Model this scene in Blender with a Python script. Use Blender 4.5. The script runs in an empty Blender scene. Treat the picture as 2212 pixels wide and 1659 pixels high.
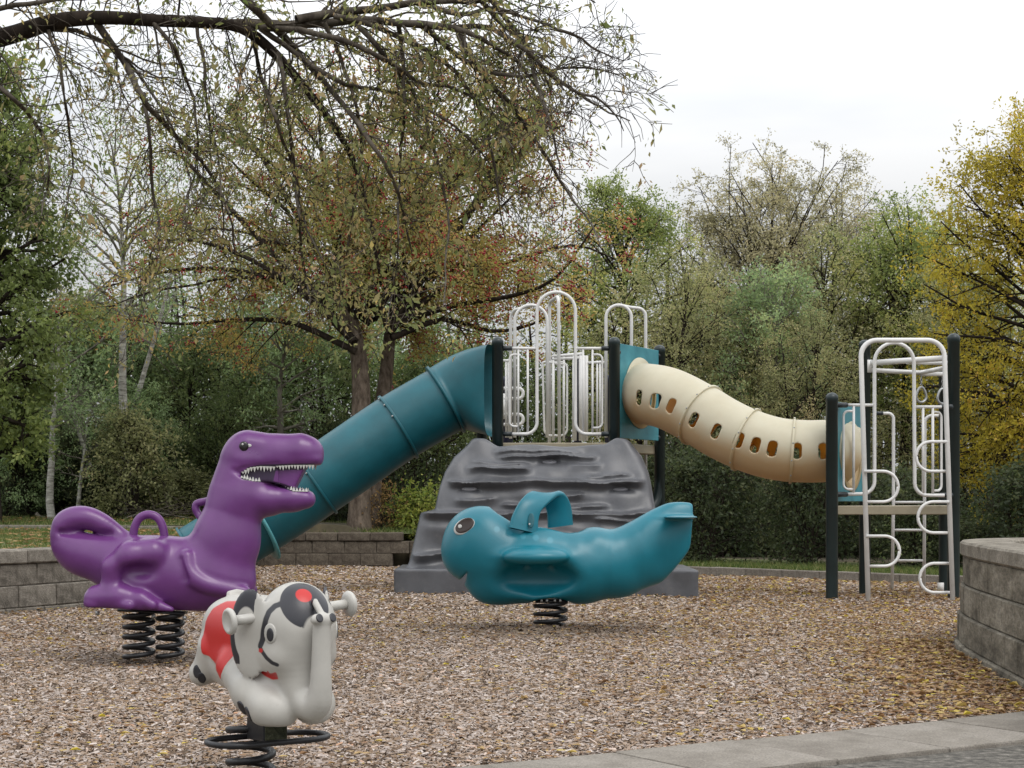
import bpy, bmesh, math, random
import numpy as np
from mathutils import Vector, Matrix

random.seed(7)
C = bpy.context.scene.collection
scn = bpy.context.scene

# ------------------------------------------------------------------ camera, sky, sun, exposure
EYE = 1.06          # eye height of the crouching photographer
F = 3700.0          # focal length in picture units (picture 2212 wide, horizon at 1080)
cam = bpy.data.cameras.new('camera'); cam.sensor_width = 36.0
cam.lens = 36.0 * F / 2212.0
cam.shift_y = (1080 - 829.5) / 2212.0
cam.clip_start = 0.1; cam.clip_end = 2000
cam_o = bpy.data.objects.new('camera', cam); C.objects.link(cam_o)
cam_o.location = (0, 0, EYE); cam_o.rotation_euler = (math.radians(90), 0, 0)
scn.camera = cam_o

SUN_EL, SUN_AZ = math.radians(58), math.radians(35)
world = bpy.data.worlds.new('World'); scn.world = world; world.use_nodes = True
wn, wl = world.node_tree.nodes, world.node_tree.links
wn.clear()
wout = wn.new('ShaderNodeOutputWorld'); wbg = wn.new('ShaderNodeBackground')
wbg.inputs['Strength'].default_value = 0.125
sky = wn.new('ShaderNodeTexSky'); sky.sky_type = 'NISHITA'; sky.sun_disc = False
sky.sun_elevation = SUN_EL; sky.sun_rotation = math.pi - SUN_AZ
sky.air_density = 1.0; sky.dust_density = 4.0
wtc = wn.new('ShaderNodeTexCoord'); wmp = wn.new('ShaderNodeMapping')
wmp.inputs['Scale'].default_value = (1.3, 1.3, 5.5)
wno = wn.new('ShaderNodeTexNoise'); wno.inputs['Scale'].default_value = 1.7
wno.inputs['Detail'].default_value = 5; wno.inputs['Roughness'].default_value = 0.5
wcr = wn.new('ShaderNodeValToRGB')
wcr.color_ramp.elements[0].position = 0.34; wcr.color_ramp.elements[0].color = (0.80, 0.84, 0.89, 1)
wcr.color_ramp.elements[1].position = 0.62; wcr.color_ramp.elements[1].color = (1.10, 1.10, 1.10, 1)
wsc = wn.new('ShaderNodeVectorMath'); wsc.operation = 'SCALE'; wsc.inputs['Scale'].default_value = 10.6
wmx = wn.new('ShaderNodeMixRGB'); wmx.inputs['Fac'].default_value = 0.93
wsep = wn.new('ShaderNodeSeparateXYZ'); wl.new(wtc.outputs['Generated'], wsep.inputs[0])
wgr = wn.new('ShaderNodeMapRange'); wgr.inputs['From Min'].default_value = 0.13; wgr.inputs['From Max'].default_value = 0.40
wgr.inputs['To Min'].default_value = 4.3; wgr.inputs['To Max'].default_value = 10.9
wl.new(wsep.outputs['Z'], wgr.inputs['Value']); wl.new(wgr.outputs['Result'], wsc.inputs['Scale'])
wl.new(wtc.outputs['Generated'], wmp.inputs['Vector']); wl.new(wmp.outputs['Vector'], wno.inputs['Vector'])
wl.new(wno.outputs['Fac'], wcr.inputs['Fac']); wl.new(wcr.outputs['Color'], wsc.inputs[0])
wl.new(sky.outputs['Color'], wmx.inputs['Color1']); wl.new(wsc.outputs['Vector'], wmx.inputs['Color2'])
wl.new(wmx.outputs['Color'], wbg.inputs['Color']); wl.new(wbg.outputs['Background'], wout.inputs['Surface'])

sun = bpy.data.lights.new('sun', 'SUN'); sun.energy = 1.0; sun.angle = math.radians(28); sun.color = (1.0, 0.965, 0.92)
sun_o = bpy.data.objects.new('sun', sun); C.objects.link(sun_o); sun_o.location = (6, -4, 20)
sun_o.rotation_euler = (math.pi/2 - SUN_EL, 0, SUN_AZ)

scn.view_settings.view_transform = 'Standard'; scn.view_settings.look = 'None'
scn.view_settings.exposure = 0.35; scn.view_settings.gamma = 1.0
scn.view_settings.use_curve_mapping = False

# ------------------------------------------------------------------ helpers: coordinates, objects
def P(u, v, Y):
    return np.array([(u - 1106.0) * Y / F, Y, EYE + (1080.0 - v) * Y / F])

def thing(name, label, cat, loc=(0, 0, 0), rotz=0.0, group=None):
    o = bpy.data.objects.new(name, None); C.objects.link(o)
    o.empty_display_size = 0.2
    o.location = tuple(float(a) for a in loc); o.rotation_euler = (0, 0, rotz)
    o['label'] = label; o['category'] = cat
    if group: o['group'] = group
    return o

def tag(o, label=None, cat=None, group=None, kind=None):
    if label: o['label'] = label
    if cat: o['category'] = cat
    if group: o['group'] = group
    if kind: o['kind'] = kind
    return o

def obj(name, me, mat=None, parent=None, kind=None, label=None):
    o = bpy.data.objects.new(name, me); C.objects.link(o)
    if mat is not None and len(me.materials) == 0: me.materials.append(mat)
    if parent is not None: o.parent = parent
    if kind: o['kind'] = kind
    if label: o['label'] = label
    return o

def world_part(name, me, mat, parent, **k):
    """mesh in world coordinates hung under a thing standing elsewhere (thing has no rotation)"""
    off = Vector((0, 0, 0)); p = parent
    while p is not None:
        off += p.location; p = p.parent
    o = obj(name, me, mat, parent, **k)
    o.location = -off
    # move data so that object origin is meaningful
    return o

def npmesh(name, V, Fc, smooth=False, attrs=None):
    """V (n,3); Fc (m,3) or (m,4) integer array"""
    me = bpy.data.meshes.new(name)
    V = np.asarray(V, dtype=np.float32); Fc = np.asarray(Fc, dtype=np.int32)
    k = Fc.shape[1]; m = Fc.shape[0]
    me.vertices.add(len(V)); me.vertices.foreach_set('co', V.ravel())
    me.loops.add(m * k); me.loops.foreach_set('vertex_index', Fc.ravel())
    me.polygons.add(m)
    me.polygons.foreach_set('loop_start', np.arange(0, m * k, k, dtype=np.int32))
    if smooth: me.polygons.foreach_set('use_smooth', np.ones(m, dtype=bool))
    if attrs:
        for an, (dom, arr) in attrs.items():
            a = me.attributes.new(an, 'FLOAT', dom); a.data.foreach_set('value', np.asarray(arr, dtype=np.float32))
    me.update(calc_edges=True); me.validate()
    return me

def pymesh(name, V, Fc, smooth=False):
    me = bpy.data.meshes.new(name)
    me.from_pydata([tuple(float(c) for c in v) for v in V], [], Fc); me.update()
    if smooth:
        for p in me.polygons: p.use_smooth = True
    return me

def merge(*parts):
    V, Q, o = [], [], 0
    for v, q in parts:
        V.append(np.asarray(v)); Q.append(np.asarray(q) + o); o += len(v)
    return np.concatenate(V), np.concatenate(Q)

def frames(pts):
    pts = np.asarray(pts, float); n = len(pts)
    T = np.gradient(pts, axis=0); T /= np.linalg.norm(T, axis=1)[:, None] + 1e-12
    up = np.array([0, 0, 1.0]) if abs(T[0, 2]) < 0.9 else np.array([0, 1.0, 0])
    N = np.zeros_like(T); B = np.zeros_like(T)
    b = up - T[0] * np.dot(up, T[0]); b /= np.linalg.norm(b)
    for i in range(n):
        b = b - T[i] * np.dot(b, T[i]); b /= np.linalg.norm(b) + 1e-12
        B[i] = b; N[i] = np.cross(b, T[i])
    return T, N, B

def tube(pts, r, sides=10, caps=True, closed=False):
    """returns V, quads; r scalar or per point"""
    pts = np.asarray(pts, float); n = len(pts)
    r = np.broadcast_to(np.asarray(r, float), (n,))
    if closed:
        ext = np.concatenate([pts[-1:], pts, pts[:1]]); T, N, B = frames(ext); T, N, B = T[1:-1], N[1:-1], B[1:-1]
    else:
        T, N, B = frames(pts)
    a = np.linspace(0, 2*np.pi, sides, endpoint=False)
    V = (pts[:, None, :] + r[:, None, None] * (np.cos(a)[None, :, None] * N[:, None, :] + np.sin(a)[None, :, None] * B[:, None, :])).reshape(-1, 3)
    Q = []
    m = n if closed else n - 1
    for i in range(m):
        j = (i + 1) % n
        for s in range(sides):
            t = (s + 1) % sides
            Q.append((i*sides + s, i*sides + t, j*sides + t, j*sides + s))
    if caps and not closed:
        V = np.concatenate([V, pts[:1], pts[-1:]]); c0 = n*sides; c1 = c0 + 1
        for s in range(0, sides, 2):
            t = (s + 1) % sides; w = (s + 2) % sides
            Q.append((c0, w, t, s)); o = (n-1)*sides; Q.append((c1, o + s, o + t, o + w))
    return V, np.array(Q)

def tubemesh(name, plist, r, sides=10, closed=False):
    parts = [tube(p, r, sides, closed=closed) for p in plist]
    V, Q = merge(*parts)
    return npmesh(name, V, Q, smooth=True)

def fillet(pts, rad, n=6):
    pts = [np.asarray(p, float) for p in pts]
    rad = [rad]*len(pts) if np.isscalar(rad) else rad
    out = [pts[0]]
    for i in range(1, len(pts)-1):
        a, b, c = pts[i-1], pts[i], pts[i+1]
        d1 = (a-b); l1 = np.linalg.norm(d1); d1 /= l1
        d2 = (c-b); l2 = np.linalg.norm(d2); d2 /= l2
        ang = math.acos(max(-1, min(1, float(np.dot(d1, d2)))))
        if ang > 3.1: out.append(b); continue
        t = min(rad[i]/math.tan(ang/2), l1*0.499, l2*0.499)
        p0, p1 = b + d1*t, b + d2*t
        rr = t*math.tan(ang/2)
        bis = (d1+d2); bis /= np.linalg.norm(bis)
        ctr = b + bis*(rr/math.sin(ang/2))
        v0, v1 = p0-ctr, p1-ctr
        om = math.acos(max(-1, min(1, float(np.dot(v0, v1)/(rr*rr+1e-12)))))
        for k in range(n+1):
            s = k/n
            out.append(ctr + (math.sin((1-s)*om)*v0 + math.sin(s*om)*v1)/max(1e-6, math.sin(om)))
    out.append(pts[-1])
    return np.array(out)

def spline(pts, n=8):
    """Catmull-Rom through points"""
    p = [np.asarray(q, float) for q in pts]
    p = [2*p[0]-p[1]] + p + [2*p[-1]-p[-2]]
    out = []
    for i in range(1, len(p)-2):
        for k in range(n):
            t = k/n
            out.append(0.5*((2*p[i]) + (-p[i-1]+p[i+1])*t + (2*p[i-1]-5*p[i]+4*p[i+1]-p[i+2])*t*t + (-p[i-1]+3*p[i]-3*p[i+1]+p[i+2])*t**3))
    out.append(p[-2])
    return np.array(out)

def boxmesh(name, sx, sy, sz, bev=0.006, seg=1, jitter=0, seed=0):
    bm = bmesh.new(); bmesh.ops.create_cube(bm, size=1)
    for v in bm.verts: v.co = Vector((v.co.x*sx, v.co.y*sy, v.co.z*sz))
    bmesh.ops.bevel(bm, geom=bm.edges[:], offset=bev, segments=seg, affect='EDGES', profile=0.6)
    if jitter:
        rr = random.Random(seed)
        for v in bm.verts: v.co += Vector((rr.uniform(-1, 1), rr.uniform(-1, 1), rr.uniform(-1, 1)))*jitter
    me = bpy.data.meshes.new(name); bm.to_mesh(me); bm.free()
    return me

def boxverts(cx, cy, cz, sx, sy, sz):
    V = np.array([(x, y, z) for x in (-.5, .5) for y in (-.5, .5) for z in (-.5, .5)])*[sx, sy, sz] + [cx, cy, cz]
    Q = np.array([(0, 1, 3, 2), (4, 6, 7, 5), (0, 4, 5, 1), (2, 3, 7, 6), (0, 2, 6, 4), (1, 5, 7, 3)])
    return V, Q

def coil(x, y, z0, z1, R, turns, n=22, ph=0.0):
    k = int(turns*n)
    t = np.linspace(0, 1, k+1); a = t*turns*2*np.pi + ph
    return np.stack([x + R*np.cos(a), y + R*np.sin(a), z0 + (z1-z0)*t], axis=1)

# ------------------------------------------------------------------ materials
def newmat(name):
    m = bpy.data.materials.new(name); m.use_nodes = True
    nt = m.node_tree; b = nt.nodes['Principled BSDF']
    return m, nt, b

def ramp(nt, stops, interp='LINEAR'):
    r = nt.nodes.new('ShaderNodeValToRGB'); r.color_ramp.interpolation = interp
    e = r.color_ramp.elements
    while len(e) < len(stops): e.new(0.5)
    for i, (p, c) in enumerate(stops):
        e[i].position = p; e[i].color = (c[0], c[1], c[2], 1)
    return r

def noise(nt, scale, detail=4, rough=0.55, coord='Object', vec=None, mapscale=None):
    n = nt.nodes.new('ShaderNodeTexNoise'); n.inputs['Scale'].default_value = scale
    n.inputs['Detail'].default_value = detail; n.inputs['Roughness'].default_value = rough
    tc = nt.nodes.new('ShaderNodeTexCoord')
    src = tc.outputs[coord] if coord != 'World' else nt.nodes.new('ShaderNodeNewGeometry').outputs['Position']
    if mapscale:
        mp = nt.nodes.new('ShaderNodeMapping'); mp.inputs['Scale'].default_value = mapscale
        nt.links.new(src, mp.inputs['Vector']); src = mp.outputs['Vector']
    nt.links.new(src, n.inputs['Vector'])
    return n

def bump(nt, b, src, strength, dist):
    bn = nt.nodes.new('ShaderNodeBump'); bn.inputs['Strength'].default_value = strength; bn.inputs['Distance'].default_value = dist
    nt.links.new(src, bn.inputs['Height']); nt.links.new(bn.outputs['Normal'], b.inputs['Normal'])
    return bn

def plastic(name, c, var=0.12, rough=0.38, nscale=3.0, bumpd=0.002, bscale=60, fade=None, spec=0.45, dirt=None):
    m, nt, b = newmat(name)
    n = noise(nt, nscale, 5, 0.6)
    lo = [a*(1-var) for a in c]; hi = [min(1, a*(1+var)) for a in c]
    if fade: hi = fade
    r = ramp(nt, [(0.3, lo), (0.72, hi)])
    nt.links.new(n.outputs['Fac'], r.inputs['Fac']); nt.links.new(r.outputs['Color'], b.inputs['Base Color'])
    n2 = noise(nt, bscale, 3, 0.6)
    rr = nt.nodes.new('ShaderNodeMapRange'); rr.inputs['To Min'].default_value = rough-0.08; rr.inputs['To Max'].default_value = rough+0.14
    nt.links.new(n.outputs['Fac'], rr.inputs['Value']); nt.links.new(rr.outputs['Result'], b.inputs['Roughness'])
    bump(nt, b, n2.outputs['Fac'], 0.35, bumpd)
    b.inputs['Specular IOR Level'].default_value = spec
    if dirt:      # scuffs and grime of the thing itself
        nd = noise(nt, dirt[1], 7, 0.75); rd = ramp(nt, [(0.56, (0, 0, 0)), (0.70, (1, 1, 1))]); nt.links.new(nd.outputs['Fac'], rd.inputs['Fac'])
        sc = nt.nodes.new('ShaderNodeMath'); sc.operation = 'MULTIPLY'; sc.inputs[1].default_value = dirt[2]; nt.links.new(rd.outputs['Color'], sc.inputs[0])
        md = nt.nodes.new('ShaderNodeMixRGB'); md.inputs['Color2'].default_value = (*dirt[0], 1); nt.links.new(sc.outputs[0], md.inputs['Fac'])
        nt.links.new(r.outputs['Color'], md.inputs['Color1']); nt.links.new(md.outputs['Color'], b.inputs['Base Color'])
    return m

def stone(name, cols, rough=0.95, s1=9, s2=70, bumpd=0.012, ms=None, coord='Object'):
    m, nt, b = newmat(name)
    n1 = noise(nt, s1, 6, 0.65, coord, mapscale=ms); n2 = noise(nt, s2, 4, 0.7, coord, mapscale=ms)
    info = nt.nodes.new('ShaderNodeObjectInfo')
    add = nt.nodes.new('ShaderNodeMath'); add.operation = 'MULTIPLY_ADD'; add.inputs[1].default_value = 0.14; add.inputs[2].default_value = -0.07
    nt.links.new(info.outputs['Random'], add.inputs[0])
    mx = nt.nodes.new('ShaderNodeMath'); mx.operation = 'ADD'
    nt.links.new(n1.outputs['Fac'], mx.inputs[0]); nt.links.new(add.outputs[0], mx.inputs[1])
    r = ramp(nt, [(0.30 + 0.4*i/(len(cols)-1), c) for i, c in enumerate(cols)])
    nt.links.new(mx.outputs[0], r.inputs['Fac'])
    r2 = ramp(nt, [(0.35, (0.55, 0.55, 0.55)), (0.62, (1.12, 1.1, 1.08))])
    nt.links.new(n2.outputs['Fac'], r2.inputs['Fac'])
    mm = nt.nodes.new('ShaderNodeMixRGB'); mm.blend_type = 'MULTIPLY'; mm.inputs['Fac'].default_value = 0.8
    nt.links.new(r.outputs['Color'], mm.inputs['Color1']); nt.links.new(r2.outputs['Color'], mm.inputs['Color2'])
    nt.links.new(mm.outputs['Color'], b.inputs['Base Color'])
    b.inputs['Roughness'].default_value = rough; b.inputs['Specular IOR Level'].default_value = 0.2
    ad = nt.nodes.new('ShaderNodeMath'); ad.operation = 'MULTIPLY_ADD'; ad.inputs[1].default_value = 0.5
    nt.links.new(n2.outputs['Fac'], ad.inputs[0]); nt.links.new(n1.outputs['Fac'], ad.inputs[2])
    bump(nt, b, ad.outputs[0], 0.9, bumpd)
    return m

def leafmat(name, stops, transl=0.45):
    m = bpy.data.materials.new(name); m.use_nodes = True
    nt = m.node_tree; nt.nodes.clear()
    out = nt.nodes.new('ShaderNodeOutputMaterial')
    at = nt.nodes.new('ShaderNodeAttribute'); at.attribute_name = 'tint'
    r = ramp(nt, stops); nt.links.new(at.outputs['Fac'], r.inputs['Fac'])
    p = nt.nodes.new('ShaderNodeBsdfPrincipled'); p.inputs['Roughness'].default_value = 0.6; p.inputs['Specular IOR Level'].default_value = 0.25
    t = nt.nodes.new('ShaderNodeBsdfTranslucent'); mx = nt.nodes.new('ShaderNodeMixShader'); mx.inputs['Fac'].default_value = transl
    nt.links.new(r.outputs['Color'], p.inputs['Base Color']); tg = nt.nodes.new('ShaderNodeMixRGB'); tg.blend_type = 'MULTIPLY'; tg.inputs['Fac'].default_value = 1; tg.inputs['Color2'].default_value = (1.45, 1.5, 1.2, 1)
    nt.links.new(r.outputs['Color'], tg.inputs['Color1']); nt.links.new(tg.outputs['Color'], t.inputs['Color'])
    nt.links.new(p.outputs[0], mx.inputs[1]); nt.links.new(t.outputs[0], mx.inputs[2]); nt.links.new(mx.outputs[0], out.inputs['Surface'])
    return m

def bark(name, c0, c1, scale=8, ms=(1, 1, 0.2), bumpd=0.02):
    m, nt, b = newmat(name)
    n = noise(nt, scale, 6, 0.7, mapscale=ms)
    r = ramp(nt, [(0.35, c0), (0.65, c1)]); nt.links.new(n.outputs['Fac'], r.inputs['Fac'])
    nt.links.new(r.outputs['Color'], b.inputs['Base Color']); b.inputs['Roughness'].default_value = 0.95
    b.inputs['Specular IOR Level'].default_value = 0.15
    bump(nt, b, n.outputs['Fac'], 0.8, bumpd)
    return m

def painted(name, base, paints, var=0.08, rough=0.4, nscale=4.0, bumpd=0.0015, bscale=60, edge=0.0015, dirt=None):
    """base colour plus flat paint areas; each paint is (attribute name, colour): the attribute is the signed distance inside the painted shape (metres)"""
    m, nt, b = newmat(name)
    n = noise(nt, nscale, 5, 0.6)
    r = ramp(nt, [(0.3, [a*(1-var) for a in base]), (0.7, [min(1, a*(1+var)) for a in base])])
    nt.links.new(n.outputs['Fac'], r.inputs['Fac']); col = r.outputs['Color']
    if dirt:
        nd = noise(nt, 26, 5, 0.7); rd = ramp(nt, [(0.66, (0, 0, 0)), (0.76, (1, 1, 1))])
        nt.links.new(nd.outputs['Fac'], rd.inputs['Fac'])
        md = nt.nodes.new('ShaderNodeMixRGB'); md.inputs['Color2'].default_value = (*dirt, 1)
        sc = nt.nodes.new('ShaderNodeMath'); sc.operation = 'MULTIPLY'; sc.inputs[1].default_value = 0.5
        nt.links.new(rd.outputs['Color'], sc.inputs[0]); nt.links.new(sc.outputs[0], md.inputs['Fac'])
        nt.links.new(col, md.inputs['Color1']); col = md.outputs['Color']
    for an, c in paints:
        at = nt.nodes.new('ShaderNodeAttribute'); at.attribute_name = an
        mr = nt.nodes.new('ShaderNodeMapRange'); mr.inputs['From Min'].default_value = -edge; mr.inputs['From Max'].default_value = edge
        nt.links.new(at.outputs['Fac'], mr.inputs['Value'])
        mx = nt.nodes.new('ShaderNodeMixRGB'); mx.inputs['Color2'].default_value = (*c, 1)
        nt.links.new(mr.outputs['Result'], mx.inputs['Fac']); nt.links.new(col, mx.inputs['Color1']); col = mx.outputs['Color']
    nt.links.new(col, b.inputs['Base Color'])
    rr = nt.nodes.new('ShaderNodeMapRange'); rr.inputs['To Min'].default_value = rough-0.08; rr.inputs['To Max'].default_value = rough+0.12
    nt.links.new(n.outputs['Fac'], rr.inputs['Value']); nt.links.new(rr.outputs['Result'], b.inputs['Roughness'])
    n2 = noise(nt, bscale, 3, 0.6); bump(nt, b, n2.outputs['Fac'], 0.35, bumpd)
    return m

M = {}
M['purple'] = painted('purple_plastic', (0.122, 0.034, 0.158), [('gum', (0.035, 0.02, 0.05))], 0.10, 0.30, 5, 0.0012, 90, 0.002)
M['teal'] = painted('teal_plastic', (0.004, 0.148, 0.202), [('spot', (0.03, 0.21, 0.28))], 0.08, 0.34, 4, 0.001, 110, 0.006)
M['purple_plain'] = plastic('purple_handle_plastic', (0.122, 0.034, 0.158), 0.10, 0.30, 5, 0.0012, 90)
M['teal_plain'] = plastic('teal_handle_plastic', (0.004, 0.148, 0.202), 0.08, 0.34, 4, 0.001, 110)
M['slide_teal'] = plastic('slide_teal_plastic', (0.005, 0.088, 0.113), 0.25, 0.38, 2.2, 0.001, 50, dirt=((0.02, 0.10, 0.12), 5, 0.5))
M['lip_teal'] = plastic('pale_teal_plastic', (0.10, 0.33, 0.36), 0.1, 0.4)
M['panel_teal'] = plastic('panel_teal_plastic', (0.014, 0.17, 0.215), 0.2, 0.35, 4, 0.001, 50, fade=(0.055, 0.26, 0.31))
M['beige'] = None
m_, nt_, b_ = newmat('ochre_glow_inside'); b_.inputs['Base Color'].default_value = (.52, .27, .055, 1); b_.inputs['Roughness'].default_value = .5  # tube's inner face: light glowing through the shell is put into this ochre
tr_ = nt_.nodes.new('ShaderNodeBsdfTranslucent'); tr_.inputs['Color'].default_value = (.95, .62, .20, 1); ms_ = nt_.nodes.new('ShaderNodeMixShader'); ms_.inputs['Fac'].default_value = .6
nt_.links.new(b_.outputs[0], ms_.inputs[1]); nt_.links.new(tr_.outputs[0], ms_.inputs[2]); nt_.links.new(ms_.outputs[0], nt_.nodes['Material Output'].inputs['Surface']); M['ochre_glow'] = m_
M['white'] = plastic('white_powder_coat', (0.62, 0.615, 0.60), 0.06, 0.38, 6, 0.0005, 90, dirt=((0.40, 0.36, 0.30), 9, 0.35))
M['post'] = plastic('dark_green_powder_coat', (0.010, 0.020, 0.021), 0.2, 0.33, 5, 0.0006, 80)
M['clamp'] = plastic('dark_clamp_metal', (0.013, 0.019, 0.022), 0.2, 0.4, 8)
M['black'] = plastic('black_spring_steel', (0.012, 0.012, 0.014), 0.25, 0.38, 12, 0.001, 90)
M['navy'] = plastic('navy_post_coat', (0.010, 0.013, 0.04), 0.2, 0.4)
M['deck'] = plastic('tan_deck_coat', (0.27, 0.235, 0.165), 0.12, 0.6, 6, 0.002, 40)
M['rock'] = plastic('grey_moulded_plastic', (0.084, 0.086, 0.094), 0.22, 0.36, 3.5, 0.003, 45, dirt=((0.13, 0.125, 0.12), 7, 0.45))
M['rock_hold'] = plastic('pale_grey_plastic', (0.25, 0.25, 0.27), 0.1, 0.45)
M['steel'] = plastic('galvanised_steel', (0.35, 0.36, 0.36), 0.2, 0.35, 20); M['steel'].node_tree.nodes['Principled BSDF'].inputs['Metallic'].default_value = 0.7
M['eye_black'] = plastic('eye_black', (0.012, 0.010, 0.010), 0.1, 0.15)
M['eye_white'] = plastic('eye_white', (0.50, 0.50, 0.48), 0.03, 0.3)
M['tooth'] = plastic('tooth_paint', (0.52, 0.52, 0.49), 0.06, 0.4)
M['nail'] = plastic('toenail_paint', (0.022, 0.022, 0.027), 0.2, 0.4)
M['block'] = stone('retaining_block', [(0.105, 0.094, 0.079), (0.19, 0.172, 0.147), (0.275, 0.252, 0.217)])
M['block_far'] = stone('brown_block', [(0.055, 0.044, 0.034), (0.10, 0.083, 0.065), (0.15, 0.128, 0.10)])
M['cap'] = stone('cap_block', [(0.115, 0.104, 0.088), (0.20, 0.182, 0.156), (0.285, 0.262, 0.226)], bumpd=0.008)
M['planter'] = stone('planter_block', [(0.075, 0.067, 0.052), (0.165, 0.148, 0.117), (0.29, 0.265, 0.217)], s1=9, s2=60, bumpd=0.008, ms=(1, 0.30, 1), coord='World')
M['planter_cap'] = stone('planter_cap', [(0.14, 0.125, 0.10), (0.22, 0.20, 0.166), (0.29, 0.265, 0.225)], s1=8, bumpd=0.006, ms=(1, 0.4, 1), coord='World')
M['kerb'] = stone('kerb_concrete', [(0.17, 0.153, 0.132), (0.23, 0.21, 0.182), (0.28, 0.258, 0.228)], s1=5, s2=110, bumpd=0.004)
M['kerb_far'] = stone('edging_concrete', [(0.14, 0.125, 0.107), (0.21, 0.19, 0.163), (0.27, 0.245, 0.213)], bumpd=0.005)
M['asphalt'] = stone('asphalt', [(0.05, 0.048, 0.044), (0.12, 0.113, 0.10), (0.24, 0.225, 0.20)], s1=22, s2=160, bumpd=0.006)
M['bark_dark'] = bark('dark_bark', (0.012, 0.009, 0.007), (0.042, 0.032, 0.025))
M['bark_brown'] = bark('brown_bark', (0.05, 0.037, 0.028), (0.17, 0.135, 0.105), 14, (1, 1, 0.35), 0.03)
M['bark_grey'] = bark('grey_bark', (0.10, 0.09, 0.075), (0.26, 0.24, 0.20), 6)
M['bark_twig'] = bark('twig_bark', (0.035, 0.028, 0.022), (0.13, 0.112, 0.09), 9)
M['birch'] = bark('birch_bark', (0.13, 0.12, 0.105), (0.56, 0.55, 0.51), 9, (0.5, 0.5, 2.2), 0.004)
# ------------------------------------------------------------------ implicit surface modelling (for the moulded riders and the climbing rock)
def smin(a, b, k):
    h = np.clip(0.5 + 0.5*(b-a)/k, 0, 1)
    return b + (a-b)*h - k*h*(1-h)
def smax(a, b, k): return -smin(-a, -b, k)

def rcone(p, a, b, r0, r1, sc=(1, 1, 1)):
    """tapered capsule; sc stretches space (values > 1 make the shape wider on that axis)"""
    s = np.asarray(sc, np.float32); q = p/s; a = np.asarray(a, np.float32)/s; b = np.asarray(b, np.float32)/s
    ab = b-a; L = float(np.dot(ab, ab)) + 1e-9
    t = np.clip(((q-a) @ ab)/L, 0, 1)
    return np.linalg.norm(q - a - t[:, None]*ab, axis=1) - (r0 + (r1-r0)*t)

def ell(p, c, r):
    r = np.asarray(r, np.float32); q = (p - np.asarray(c, np.float32))/r
    k = np.linalg.norm(q, axis=1)
    return (k-1)*float(np.min(r))

def chain(p, nodes, k, sc=(1, 1, 1)):
    d = None
    if k == 0:      # smooth bent limb without bulges at the joints
        nodes = spline([np.array(n, float) for n in nodes], 4)
        for a, b in zip(nodes[:-1], nodes[1:]):
            e = rcone(p, a[:3], b[:3], a[3], b[3], sc); d = e if d is None else np.minimum(d, e)
        return d
    for a, b in zip(nodes[:-1], nodes[1:]):
        e = rcone(p, a[:3], b[:3], a[3], b[3], sc)
        d = e if d is None else smin(d, e, k)
    return d

def poly2(x, y, pts):
    """signed distance to polygon, negative inside"""
    pts = np.asarray(pts, np.float32); n = len(pts)
    d = np.full(x.shape, 1e12, np.float32); s = np.ones(x.shape, np.float32)
    j = n-1
    for i in range(n):
        ex, ey = pts[j, 0]-pts[i, 0], pts[j, 1]-pts[i, 1]
        wx, wy = x-pts[i, 0], y-pts[i, 1]
        t = np.clip((wx*ex + wy*ey)/(ex*ex+ey*ey+1e-12), 0, 1)
        bx, by = wx-ex*t, wy-ey*t
        d = np.minimum(d, bx*bx+by*by)
        c1 = y >= pts[i, 1]; c2 = y < pts[j, 1]; c3 = ex*wy > ey*wx
        flip = (c1 & c2 & c3) | (~c1 & ~c2 & ~c3)
        s = np.where(flip, -s, s); j = i
    return s*np.sqrt(d)

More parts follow.
